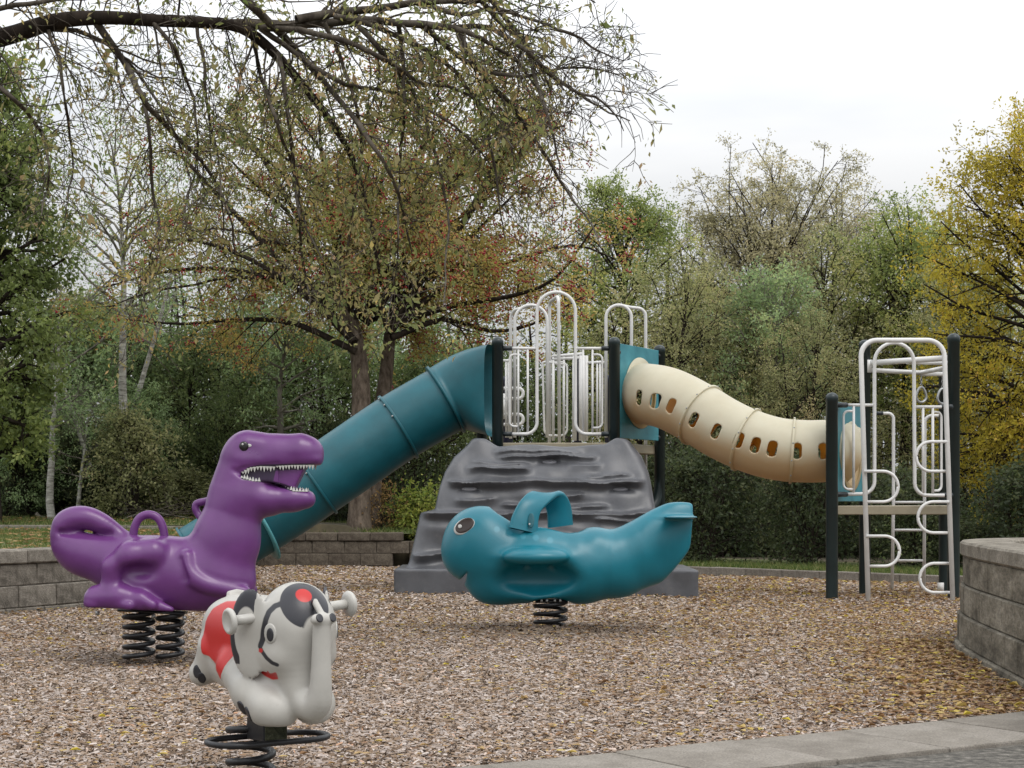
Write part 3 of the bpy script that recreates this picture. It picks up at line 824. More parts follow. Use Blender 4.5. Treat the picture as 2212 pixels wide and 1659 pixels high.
    # nostrils
    for y in (-.026, .026):
        h, nn = march(fn, (.80, y, .648), (-1, 0, 0), .5)
        if h is not None:
            world_part('nostril', npmesh('nostril', *disc(W(h), (nn*[1, .3, 1]) @ R3, .013, .016, .002, sides=14), smooth=True), M['nail'], t)
    # grip bars with round end plates
    for m in (-1, 1):
        a, b = W((.345, m*.10, .652+m*.010)), W((.345, m*.232, .652+m*.022))
        g = world_part('grip_bar', tubemesh('grip_bar', [np.linspace(a, b, 4)], .0185, 14), M['ele_plain'], t)
        dd = (b-a)/np.linalg.norm(b-a)
        prof = [(0, -.004), (.030, -.004), (.046, .003), (.049, .011), (.045, .019), (.036, .023), (.033, .0195), (0, .0195)]
        u = np.cross(dd, [0, 0, 1.0]); u /= np.linalg.norm(u); v = np.cross(dd, u)
        A = np.linspace(0, 2*np.pi, 28, endpoint=False)
        Vr = np.concatenate([b + dd*h + r*(np.cos(A)[:, None]*u+np.sin(A)[:, None]*v) for r, h in prof])
        Qr = np.array([(i*28+k, i*28+(k+1) % 28, (i+1)*28+(k+1) % 28, (i+1)*28+k) for i in range(len(prof)-1) for k in range(28)])
        world_part('grip_end', npmesh('grip_end', Vr, Qr, True), M['ele_plain'], g)
    # foot rest hoop, mounting box, spring
    loop = fillet([(.275, 0, .172), (.275, -.235, .172), (.055, -.235, .172), (.055, .235, .172), (.275, .235, .172), (.275, 0, .172)], .108, 9)
    world_part('foot_rest', tubemesh('foot_rest', [W(loop[:-1])], .0115, 10, closed=True), M['black'], t)
    bm = boxmesh('mounting_box', .14, .10, .085, .005)
    o = obj('mounting_box', bm, M['black'], t); o.location = Vector(W((.155, 0, .21)))-t.location; o.rotation_euler = (0, 0, math.atan2(f[1], f[0]))
    bm = boxmesh('front_plate', .004, .088, .07, .001)
    o = obj('mossy_plate', bm, stone('mossy_metal', [(0.03, 0.035, 0.02), (0.06, 0.065, 0.04), (0.10, 0.105, 0.07)], 0.7), t); o.location = Vector(W((.2275, 0, .207)))-t.location; o.rotation_euler = (0, 0, math.atan2(f[1], f[0]))
    world_part('spring', tubemesh('spring', [W(coil(.02, 0, -.02, .235, .083, 4.2, ph=1.2))], .0140, 12), M['black'], t)
M['ele'] = painted('elephant_paint', (0.41, 0.395, 0.362), [('black', (0.022, 0.022, 0.028)), ('red', (0.45, 0.012, 0.010))], 0.09, 0.34, 6, 0.0006, 120, 0.0016, dirt=(0.25, 0.22, 0.18))
M['ele_plain'] = painted('elephant_grip_paint', (0.44, 0.427, 0.395), [], 0.09, 0.34, 8, 0.0006, 120, dirt=(0.22, 0.19, 0.16))
build_elephant()
# ------------------------------------------------------------------ ground height of the bark-chip bed
def gh(x, y):
    x = np.asarray(x, float); y = np.asarray(y, float)
    z = 0.10*np.exp(-((x-0.3)/2.6)**2-((y-18.4)/1.5)**2)
    z = z + 0.045*np.exp(-(((x-0.32)/0.60)**2+((y-13.55)/0.40)**2)) - 0.03*np.exp(-(((x+2.4)/0.7)**2+((y-11.3)/0.6)**2))
    z = z + 0.012*np.sin(x*1.7+0.4*y)*np.sin(y*1.3-0.6*x)
    return z

# ------------------------------------------------------------------ the climbing structure
YF = 19.3
ps = thing('play_structure', 'two linked climbing towers with teal tube slide, beige crawl tube and grey climbing rock', 'climbing frame', (0.5, 19.9, 0))
def gpost(x, y, ztop, parent=ps, r=0.0635, mat='post', z0=-0.05, name='post'):
    zs = [z0, ztop-r*0.9, ztop-r*0.55, ztop-r*0.2, ztop-0.004, ztop]
    rs = [r, r, r*0.93, r*0.66, r*0.25, 0.001]
    prof = [(z0, r), (ztop-0.10, r), (ztop-0.098, r*1.06), (ztop-0.055, r*1.06)] + [(ztop-0.055+0.055*math.sin(a), r*1.06*math.cos(a)) for a in np.linspace(0.15, 1.53, 7)]
    pts = np.array([(x, y, z) for z, _ in prof]); n = 18
    A = np.linspace(0, 2*np.pi, n, endpoint=False)
    V = np.concatenate([np.stack([x+rr*np.cos(A), y+rr*np.sin(A), np.full(n, z)], 1) for z, rr in prof])
    Q = np.array([(i*n+k, i*n+(k+1) % n, (i+1)*n+(k+1) % n, (i+1)*n+k) for i in range(len(prof)-1) for k in range(n)])
    return world_part(name, npmesh(name, V, Q, True), M[mat], parent)
def xy(u, v, Y): p = P(u, v, Y); return p[0], p[1], p[2]
mp = {}
for k, (u, v, Y) in {'fl': (1075, 728, 19.3), 'fr': (1327, 728, 19.3), 'br': (1425, 745, 20.32), 'bl': (1041, 746, 20.38)}.items():
    x, y, z = xy(u, v, Y); mp[k] = (x, y, z); gpost(x, y, z)
for x, y in ((1.22, 21.35), (-0.05, 21.4)):
    gpost(x, y, 2.62, mat='navy')
# curved support leg behind the rock
world_part('support_leg', tubemesh('support_leg', [spline([P(1425, 950, 20.32), P(1425, 1030, 20.32), P(1420, 1075, 20.3), P(1400, 1110, 20.2), P(1375, 1135, 20.1)], 6)], 0.062, 16), M['post'], ps)
dk = [(mp['fl'][0], 19.3), (mp['fr'][0], 19.3), (mp['br'][0]-0.05, 20.32), (1.2, 21.35), (-0.05, 21.4), (mp['bl'][0]+0.05, 20.38)]
def prism(name, pts, z0, z1, mat, parent, bev=0.008):
    bm = bmesh.new(); vs = [bm.verts.new((x, y, z0)) for x, y in pts]; fc = bm.faces.new(vs)
    r = bmesh.ops.extrude_face_region(bm, geom=[fc]); 
    for e in r['geom']:
        if isinstance(e, bmesh.types.BMVert): e.co.z = z1
    bmesh.ops.recalc_face_normals(bm, faces=bm.faces[:])
    if bev: bmesh.ops.bevel(bm, geom=bm.edges[:], offset=bev, segments=1, affect='EDGES')
    me = bpy.data.meshes.new(name); bm.to_mesh(me); bm.free()
    return world_part(name, me, M[mat], parent)
prism('deck', dk, 1.60, 1.705, 'deck', ps)

def clamp_(a, b, parent, r=0.027):
    """short dark sleeve from a rail end to the post"""
    return world_part('clamp', tubemesh('clamp', [np.linspace(a, b, 3)], r, 12), M['clamp'], parent)

def rail(name, polys, r, parent=ps, mat='white'):
    return world_part(name, tubemesh(name, polys, r, 10), M[mat], parent)
PY = lambda Y: (lambda u, v: P(u, v, Y))
q = PY(YF)
arch = fillet([q(1098, 937.5), q(1160, 937.5), q(1160, 631), q(1243, 631), q(1243, 937.5), q(1306, 937.5)], [0, .13, .215, .215, .13, 0], 8)
g = rail('entry_arch', [arch], 0.0195)
rail('bar', [[q(1098, 752.5), q(1159, 752.5)]], 0.0165, g); rail('bar', [[q(1244, 752.5), q(1306, 752.5)]], 0.0165, g)
for u in (1119.5, 1140, 1259.5, 1280): rail('bar', [[q(u, 753), q(u, 937)]], 0.0125, g)
rail('grab_loop', [fillet([q(1119, 766), q(1101, 766)+[0, -.02, 0], q(1101, 921)+[0, -.02, 0], q(1119, 921)], .06)], 0.012, g)
rail('grab_loop', [fillet([q(1280, 766), q(1301, 766)+[0, -.02, 0], q(1301, 924)+[0, -.02, 0], q(1280, 924)], .07)], 0.012, g)
for (u0, u1, v) in ((1084, 1106, 752.5), (1084, 1106, 937.5), (1299, 1320, 752.5), (1299, 1320, 937.5)): clamp_(q(u0, v), q(u1, v), g)
# rear hand rail hoops, each with a third leg
q = PY(20.3)
h1 = rail('rear_hoop', [fillet([q(1112, 945), q(1112, 659), q(1182, 659), q(1182, 945)], .19, 8)], 0.0195)
rail('hoop_leg', [fillet([q(1148, 660), q(1128, 661)+[0, .2, 0], q(1103, 665)+[0, .35, 0], q(1103, 945)+[0, .35, 0]], [.05, .1, .16, 0], 6)], 0.0195, h1)
h2 = rail('rear_hoop', [fillet([q(1309, 945), q(1309, 659), q(1364, 659), q(1364, 950)], .155, 8)], 0.0195)
rail('hoop_leg', [fillet([q(1338, 659), q(1365, 659)+[0, .25, 0], q(1399, 661)+[0, .3, 0], q(1399, 1090)+[0, .3, 0]], [0, .1, .2, 0], 8)], 0.0195, h2)
# narrow middle hoop (seen end on) and the rear barrier with its bars
q = PY(20.9)
rail('middle_hoop', [fillet([q(1188, 960)+[0, .3, 0], q(1188, 646)+[0, .3, 0], q(1205, 646)+[0, -.3, 0], q(1207, 960)+[0, -.3, 0]], [0, .09, .09, 0], 8)], 0.021)
b = rail('rear_barrier', [fillet([q(1180, 782), q(1172, 782), q(1176, 941), q(1225, 941), q(1225, 782), q(1185, 782)], .08)], 0.0135)
rail('bar', [[q(1192, 770), q(1262, 764)]], 0.02, b); rail('bar', [[q(1192, 776), q(1262, 772)]], 0.02, b)
for u, r in ((1195, .018), (1218, .015), (1241, .028), (1255, .028), (1261, .02), (1267, .02)): rail('bar', [[q(u, 768), q(u, 952)]], r, b)
rail('bar', [[q(1085, 779), q(1108, 779)]], 0.017, b); rail('bar', [[q(1185, 783), q(1218, 787)]], 0.017, b); rail('bar', [[q(1268, 784), q(1310, 782)]], 0.017, b)
for u in (1093, 1098, 1290, 1296): rail('bar', [[q(u, 779), q(u, 945)]], 0.012, b)
gpost(q(1249, 0, )[0], 21.0, P(0, 770, 21.0)[2], mat='navy', r=.045)
# loops of a spiral climber seen between the left bars
sc = rail('loop_climber', [[P(1089, 905, 21.2), P(1089, 850, 21.2)]], 0.02)
for v in (847, 903): rail('foot_loop', [fillet([P(1088, v-8, 21.2), P(1130, v-8, 21.2), P(1130, v+14, 21.2), P(1088, v+14, 21.2)], .06)], 0.022, sc)

# wall panel with a round hole; corners tl, tr, br, bl in 3D, hole centre given as fraction
def hole_panel(tl, tr, br, bl, hc, hr, th, mat, parent):
    tl, tr, br, bl = [np.asarray(a, float) for a in (tl, tr, br, bl)]
    U = (tr-tl); wU = np.linalg.norm(U); U /= wU
    Vv = (bl-tl); wV = np.linalg.norm(Vv); Vv /= wV
    c = np.array([hc[0]*wU, hc[1]*wV])
    ang = sorted(list(np.linspace(0, 2*np.pi, 40, endpoint=False)) + [math.atan2(y-c[1], x-c[0]) % (2*np.pi) for x, y in ((0, 0), (wU, 0), (wU, wV), (0, wV))])
    inn, outr = [], []
    for a in ang:
        dx, dy = math.cos(a), math.sin(a)
        ts = []
        if dx > 1e-9: ts.append((wU-c[0])/dx)
        if dx < -1e-9: ts.append(-c[0]/dx)
        if dy > 1e-9: ts.append((wV-c[1])/dy)
        if dy < -1e-9: ts.append(-c[1]/dy)
        tt = min(ts); outr.append((c[0]+dx*tt, c[1]+dy*tt)); inn.append((c[0]+dx*hr, c[1]+dy*hr))
    n = len(ang); V = [tl+U*a+Vv*b_ for a, b_ in inn+outr]
    Fc = [(i, (i+1) % n, n+(i+1) % n, n+i) for i in range(n)]
    o = world_part('wall_panel', pymesh('wall_panel', V, Fc), M[mat], parent)
    md = o.modifiers.new('solid', 'SOLIDIFY'); md.thickness = th; md.offset = 0
    bv = o.modifiers.new('bevel', 'BEVEL'); bv.width = 0.004; bv.segments = 2; bv.limit_method = 'ANGLE'
    ctr = tl+U*c[0]+Vv*c[1]
    return o, ctr, U, Vv

# panel with the beige tube, right side of the main tower
tl, tr = P(1338, 742, 19.36), P(1421, 757, 20.24)
br_, bl_ = tr.copy(), tl.copy(); br_[2] = P(0, 956, 20.24)[2]; bl_[2] = P(0, 946, 19.36)[2]
pan, pc1, pU, pV = hole_panel(tl, tr, br_, bl_, (.5, .50), .335, .022, 'panel_teal', ps)
for a, f_ in ((tl, .1), (tr, .1), (bl_, .95), (br_, .95)):
    pass
for p0, post in ((tr-[0, 0, .06], mp['br']), (br_+[0, 0, .06], mp['br']), (tl-[0, 0, .10], mp['fr'])):
    clamp_(p0, np.array([post[0], post[1], p0[2]]), pan, .026)

# right tower: posts
rp = {}
for k, (u, v, Y) in {'fl': (1797, 848, 17.85), 'bl': (1868, 734, 18.9), 'fr': (2060, 720, 18.15), 'br': (2040, 790, 19.6)}.items():
    x, y, z = xy(u, v, Y); rp[k] = (x, y, z); gpost(x, y, z)
prism('deck', [(rp['fl'][0], rp['fl'][1]), (rp['fr'][0], rp['fr'][1]), (rp['br'][0], rp['br'][1]), (rp['bl'][0], rp['bl'][1])], .905, 1.0, 'deck', ps)
tl, tr = np.array([rp['fl'][0]+.05, rp['fl'][1]+.06, 2.09]), np.array([rp['bl'][0]-.02, rp['bl'][1]-.06, 2.09])
br_, bl_ = tr.copy(), tl.copy(); br_[2] = bl_[2] = 1.045
pan2, pc2, pU2, pV2 = hole_panel(tl, tr, br_, bl_, (.5, .54), .335, .022, 'panel_teal', ps)

# beige crawl tube with windows
def beige():
    m, nt, b = newmat('beige_plastic')
    n = noise(nt, 3.0, 6, 0.65); r = ramp(nt, [(0.3, (0.53, 0.50, 0.365)), (0.7, (0.60, 0.575, 0.44))])
    nt.links.new(n.outputs['Fac'], r.inputs['Fac'])
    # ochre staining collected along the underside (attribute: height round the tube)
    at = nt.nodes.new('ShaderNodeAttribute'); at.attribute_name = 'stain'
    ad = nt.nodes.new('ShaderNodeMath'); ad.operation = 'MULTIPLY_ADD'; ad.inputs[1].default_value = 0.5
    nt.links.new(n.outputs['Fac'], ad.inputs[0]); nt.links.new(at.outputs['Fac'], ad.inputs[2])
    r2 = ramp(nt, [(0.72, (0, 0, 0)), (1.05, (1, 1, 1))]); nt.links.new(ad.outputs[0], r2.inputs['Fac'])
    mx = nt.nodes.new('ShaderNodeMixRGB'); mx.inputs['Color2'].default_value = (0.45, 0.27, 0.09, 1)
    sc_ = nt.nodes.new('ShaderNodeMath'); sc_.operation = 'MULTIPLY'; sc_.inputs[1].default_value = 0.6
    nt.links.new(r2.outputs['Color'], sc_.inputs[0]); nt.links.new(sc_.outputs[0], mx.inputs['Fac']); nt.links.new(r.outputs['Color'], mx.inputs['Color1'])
    nt.links.new(mx.outputs['Color'], b.inputs['Base Color']); b.inputs['Roughness'].default_value = 0.45
    tr_ = nt.nodes.new('ShaderNodeBsdfTranslucent'); tr_.inputs['Color'].default_value = (.85, .62, .22, 1)
    ms = nt.nodes.new('ShaderNodeMixShader'); ms.inputs['Fac'].default_value = .22
    nt.links.new(b.outputs[0], ms.inputs[1]); nt.links.new(tr_.outputs[0], ms.inputs[2]); nt.links.new(ms.outputs[0], nt.nodes['Material Output'].inputs['Surface'])
    return m
M['beige'] = beige()
def crawl_tube():
    ax = [pc1 + np.array([-.05, -.02, 0]), P(1440, 860, 19.1), P(1500, 889, 18.85), P(1560, 925, 18.65), P(1620, 953, 18.5), P(1680, 970, 18.4), P(1740, 975, 18.35), P(1800, 975, 18.33), pc2+np.array([-.02, 0, 0])]
    ax[0] = pc1+np.array([.02, -.02, 0]); 
    path = spline(ax, 40)
    L = np.concatenate([[0], np.cumsum(np.linalg.norm(np.diff(path, axis=0), axis=1))])
    n = 340; ss = np.linspace(0, L[-1], n); path = np.stack([np.interp(ss, L, path[:, i]) for i in range(3)], 1)
    for _ in range(6): path[1:-1] = .5*path[1:-1]+.25*(path[:-2]+path[2:])
    T = np.gradient(path, axis=0); T /= np.linalg.norm(T, axis=1)[:, None]
    B = np.array([0, 0, 1.0])[None]-T*T[:, 2:3]; B /= np.linalg.norm(B, axis=1)[:, None]; Nn = np.cross(B, T)   # Nn horizontal
    if Nn[n//2, 1] > 0: Nn = -Nn
    R = np.interp(ss, [0, L[-1]], [.335, .318])
    # joints at these stations
    ju = [1480, 1592, 1712]
    pu = 1106+path[:, 0]/path[:, 1]*F
    js = [float(np.interp(u, 1106+(path+R[:, None]*Nn)[:, 0]/(path+R[:, None]*Nn)[:, 1]*F, ss)) for u in ju]
    # angle 0 towards viewer (Nn), 90 up
    m = 150
    A = np.linspace(0, 2*np.pi, m, endpoint=False)
    S, AA = np.meshgrid(ss, A, indexing='ij'); RA = np.repeat(R[:, None], m, 1)
    A_ = -.03
    sfp = path+R[:, None]*(math.cos(A_)*Nn+math.sin(A_)*B); pu2 = 1106+sfp[:, 0]/sfp[:, 1]*F
    hu = [1381, 1416, 1451, 1499, 1547, 1596, 1632, 1668, 1722, 1778]
    holes = []
    for u in hu:
        s0 = float(np.interp(u, pu2, ss)); holes += [(s0, -0.03), (s0, math.pi+(.42 if u < 1640 else .12))]
    D = np.full(S.shape, 1e9); Gs = np.zeros(S.shape); Ga = np.zeros(S.shape)
    for s0, a0 in holes:
        da = (AA-a0+np.pi) % (2*np.pi)-np.pi; xx = S-s0; yy = da*RA
        yc = np.clip(yy, -.040, .040); dd = np.hypot(xx, yy-yc)-.044
        less = dd < D; nn = np.maximum(dd+.044, 1e-6)
        D = np.where(less, dd, D); Gs = np.where(less, xx/nn, Gs); Ga = np.where(less, (yy-yc)/nn, Ga)
    i, k = np.meshgrid(np.arange(n-1), np.arange(m), indexing='ij'); k2 = (k+1) % m
    Q = np.stack([i*m+k, i*m+k2, (i+1)*m+k2, (i+1)*m+k], -1).reshape(-1, 4)
    cut = D.reshape(-1)[Q].mean(1) < 0
    tc_ = np.zeros(n*m, bool); tc_[Q[cut].ravel()] = True; tk_ = np.zeros(n*m, bool); tk_[Q[~cut].ravel()] = True
    snap = (tc_ & tk_).reshape(n, m); Q = Q[~cut]
    S2 = np.where(snap, S-D*Gs, S); A2 = np.where(snap, AA-D*Ga/RA, AA)
    # keep end rows
    def pt(s, a, rr):
        i = np.clip(s/L[-1]*(n-1), 0, n-1.001); k = i.astype(int); fr = (i-k)[..., None]
        c = path[k]*(1-fr)+path[k+1]*fr; b_ = B[k]*(1-fr)+B[k+1]*fr; nn = Nn[k]*(1-fr)+Nn[k+1]*fr
        return c + rr[..., None]*(np.cos(a)[..., None]*nn+np.sin(a)[..., None]*b_)
    V = pt(S2, A2, RA).reshape(-1, 3)
    used = np.unique(Q); mpv = np.full(len(V), -1); mpv[used] = np.arange(len(used)); V = V[used]; Q = mpv[Q]
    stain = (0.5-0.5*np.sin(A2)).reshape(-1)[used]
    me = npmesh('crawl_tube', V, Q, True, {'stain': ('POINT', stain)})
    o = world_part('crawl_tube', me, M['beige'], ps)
    me.materials.clear(); me.materials.append(M['ochre_glow']); me.materials.append(M['beige'])
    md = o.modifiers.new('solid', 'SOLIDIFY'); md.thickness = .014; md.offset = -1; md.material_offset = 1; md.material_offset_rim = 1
    def ring(nm, s0, w, h0, tilt=0):
        prof = [(-w/2, .001), (-w/2, h0), (-w*.35, h0+.004), (w*.35, h0+.004), (w/2, h0), (w/2, .001)]
        VV = []
        A3 = np.linspace(0, 2*np.pi, 56, endpoint=False)
        for ds, hh in prof:
            VV.append(pt(np.full(56, s0+ds), A3, np.full(56, float(np.interp(s0, ss, R))+hh)))
        VV = np.concatenate(VV); QQ = np.array([(i*56+k, i*56+(k+1) % 56, (i+1)*56+(k+1) % 56, (i+1)*56+k) for i in range(5) for k in range(56)])
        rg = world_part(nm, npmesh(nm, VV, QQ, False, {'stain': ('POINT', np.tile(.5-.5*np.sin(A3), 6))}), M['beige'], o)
        bv, bq = [], []
        for a in np.linspace(0.2, 2*np.pi+.2, 12, endpoint=False):
            c = pt(np.array([s0]), np.array([a]), np.array([float(np.interp(s0, ss, R))+h0+.004]))[0]
            v, q_ = boxverts(c[0], c[1], c[2], .013, .013, .013); bv.append((v, q_))
        v, q_ = merge(*bv); world_part('bolts', npmesh('bolts', v, q_), M['steel'], o, kind='stuff')
        return rg
    for s0 in js: ring('joint_ring', s0, .026, .034)
    # end flange lying on the panel
    A3 = np.linspace(0, 2*np.pi, 48, endpoint=False)
    nrm = np.cross(pU, pV); nrm /= np.linalg.norm(nrm)
    if nrm[1] > 0: nrm = -nrm
    VV, prof = [], [(.325, .012), (.405, .012), (.412, .018), (.408, .028), (.36, .034), (.325, .06)]
    for rr, h in prof: VV.append(pc1+nrm*h+rr*(np.cos(A3)[:, None]*pU+np.sin(A3)[:, None]*(-pV)))
    VV = np.concatenate(VV); QQ = np.array([(i*48+k, i*48+(k+1) % 48, (i+1)*48+(k+1) % 48, (i+1)*48+k) for i in range(len(prof)-1) for k in range(48)])
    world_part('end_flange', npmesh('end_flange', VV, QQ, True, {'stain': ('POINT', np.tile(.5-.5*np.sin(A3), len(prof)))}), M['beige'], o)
    nrm2 = np.cross(pU2, pV2); nrm2 /= np.linalg.norm(nrm2)
    if nrm2[0] < 0: nrm2 = -nrm2
    VV = []
    for rr, h in [(.300, -.10), (.322, .013), (.375, .014), (.378, .02), (.372, .026), (.31, .026)]: VV.append(pc2+nrm2*h+rr*(np.cos(A3)[:, None]*pU2+np.sin(A3)[:, None]*(-pV2)))
    VV = np.concatenate(VV)
    world_part('end_flange', npmesh('end_flange', VV, QQ, True, {'stain': ('POINT', np.tile(.5-.5*np.sin(A3), len(prof)))}), M['beige'], o)
crawl_tube()

# tube slide: hood, straight run, elbow and mouth
def slide():
    def loft(pts, Rr, m=48):
        V, Q = tube(pts, Rr, m, caps=False); return V, Q
    Ra = .395
    ax = spline([P(965, 862, 19.75), P(860, 923, 19.7), P(760, 991, 19.6), P(660, 1059, 19.55), P(590, 1105, 19.5), P(530, 1142, 19.45), P(474, 1178, 19.4), P(424, 1209, 19.35)], 12)
    V, Q = loft(ax, Ra)
    o = world_part('tube_slide', npmesh('tube_slide', V, Q, True), M['slide_teal'], ps)
    md = o.modifiers.new('solid', 'SOLIDIFY'); md.thickness = .015; md.offset = -1
    def ring(c, d, w=.03, h=.028, nm='joint_ring', mat='slide_teal', R=Ra):
        d = np.asarray(d)/np.linalg.norm(d); pts = np.array([np.asarray(c)+d*x for x in (-w/2, -w/2, -w*.3, w*.3, w/2, w/2)])
        pts = np.array([np.asarray(c)+d*x for x in (-w/2, -w/2+1e-4, -w*.3, w*.3, w/2-1e-4, w/2)])
        V, Q = tube(pts, [R, R+h*.9, R+h, R+h, R+h*.9, R], 48, caps=False)
        return world_part(nm, npmesh(nm, V, Q, False), M[mat], o)
    T = np.gradient(ax, axis=0)
    for u in (860, 686):
        pu = 1106+ax[:, 0]/ax[:, 1]*F; k = int(np.argmin(np.abs(pu-u))); rg = ring(ax[k], T[k])
        dd = T[k]/np.linalg.norm(T[k]); up = np.array([0, 0, 1.])-dd*dd[2]; up /= np.linalg.norm(up); sd = np.cross(up, dd); 
        if sd[1] > 0: sd = -sd
        for a in (.35, .8, 1.25):
            c = ax[k]+dd*.018+(math.sin(a)*up+math.cos(a)*sd)*(Ra+.016)
            world_part('bolt', npmesh('bolt', *disc(c+dd*.006, dd, .012, .012, .008, up=up, sides=8), smooth=True), M['steel'], o)
    # hood from a tall rounded rectangle at the posts to the round collar
    c0 = P(965, 862, 19.75); d = T[0]/np.linalg.norm(T[0])
    Bz = np.array([0, 0, 1.])-d*d[2]; Bz /= np.linalg.norm(Bz); Nn = np.cross(Bz, d)
    m = 64; A = np.linspace(0, 2*np.pi, m, endpoint=False)
    ctop = P(1066, 747, 19.75); cbot = P(1066, 944, 19.75)
    cen = .5*(ctop+cbot); hz = .5*(ctop[2]-cbot[2]); hy = .46
    ex = 5.0
    def sq(A): c, s = np.cos(A), np.sin(A); r = (np.abs(c)**ex+np.abs(s)**ex)**(-1/ex); return r*c, r*s
    a_, b_ = sq(A)
    rect = cen + b_[:, None]*np.array([0, 0, hz]) + a_[:, None]*np.array([-0.10, -hy, 0])*np.array([1, -np.sign(Nn[1])*1.0, 1])
    circ = c0 + (Ra+.012)*(np.cos(A)[:, None]*Nn+np.sin(A)[:, None]*Bz)
    rows = []
    for tt in np.linspace(0, 1, 9):
        e = tt*tt*(3-2*tt); base = rect*(1-e)+circ*e
        bul = np.array([0, 0, 1.])*0.06*math.sin(math.pi*tt)*np.clip(np.sin(A), 0, 1)[:, None]
        rows.append(rect*(1-tt)+circ*tt+bul)
    rows.append(circ+(Ra*0+.03)*(circ-c0)/Ra); rows.append(rows[-1]+d*.03); rows.append(circ+d*.03-(circ-c0)*.06)
    V = np.concatenate(rows); Q = np.array([(i*m+k, i*m+(k+1) % m, (i+1)*m+(k+1) % m, (i+1)*m+k) for i in range(len(rows)-1) for k in range(m)])
    world_part('entry_hood', npmesh('entry_hood', V, Q, True), M['slide_teal'], o)
    # mouth lip
    e = ax[-1]; dd = T[-1]/np.linalg.norm(T[-1])
    kk = int(np.argmin(np.abs(1106+ax[:, 0]/ax[:, 1]*F-556))); ce = ax[kk]; de = T[kk]/np.linalg.norm(T[kk])+np.array([0, -.16, 0]); de /= np.linalg.norm(de)
    ring(ce, de, .03, .10, 'end_flange', 'lip_teal')
    ring(e, dd, .03, .03, 'exit_lip', 'slide_teal')
    # run-out trough below the mouth, and its foot
    tr = spline([e+[0, 0, 0], e+dd*.2, e+dd*.45+[0, 0, .03]], 6)
    A2 = np.linspace(math.pi*1.05, math.pi*1.95, 20)
    V = np.concatenate([p + Ra*1.0*(np.cos(A2)[:, None]*np.cross([0, 0, 1.], dd)+np.sin(A2)[:, None]*np.array([0, 0, 1.])) for p in tr])
    Q = np.array([(i*20+k, i*20+k+1, (i+1)*20+k+1, (i+1)*20+k) for i in range(len(tr)-1) for k in range(19)])
    w = world_part('run_out', npmesh('run_out', V, Q, True), M['slide_teal'], o)
    md = w.modifiers.new('solid', 'SOLIDIFY'); md.thickness = .02
    world_part('slide_foot', tubemesh('slide_foot', [np.array([[e[0]+.3, e[1], -.05], [e[0]+.3, e[1], e[2]-Ra+.01]])], .045, 12), M['post'], o)
slide()

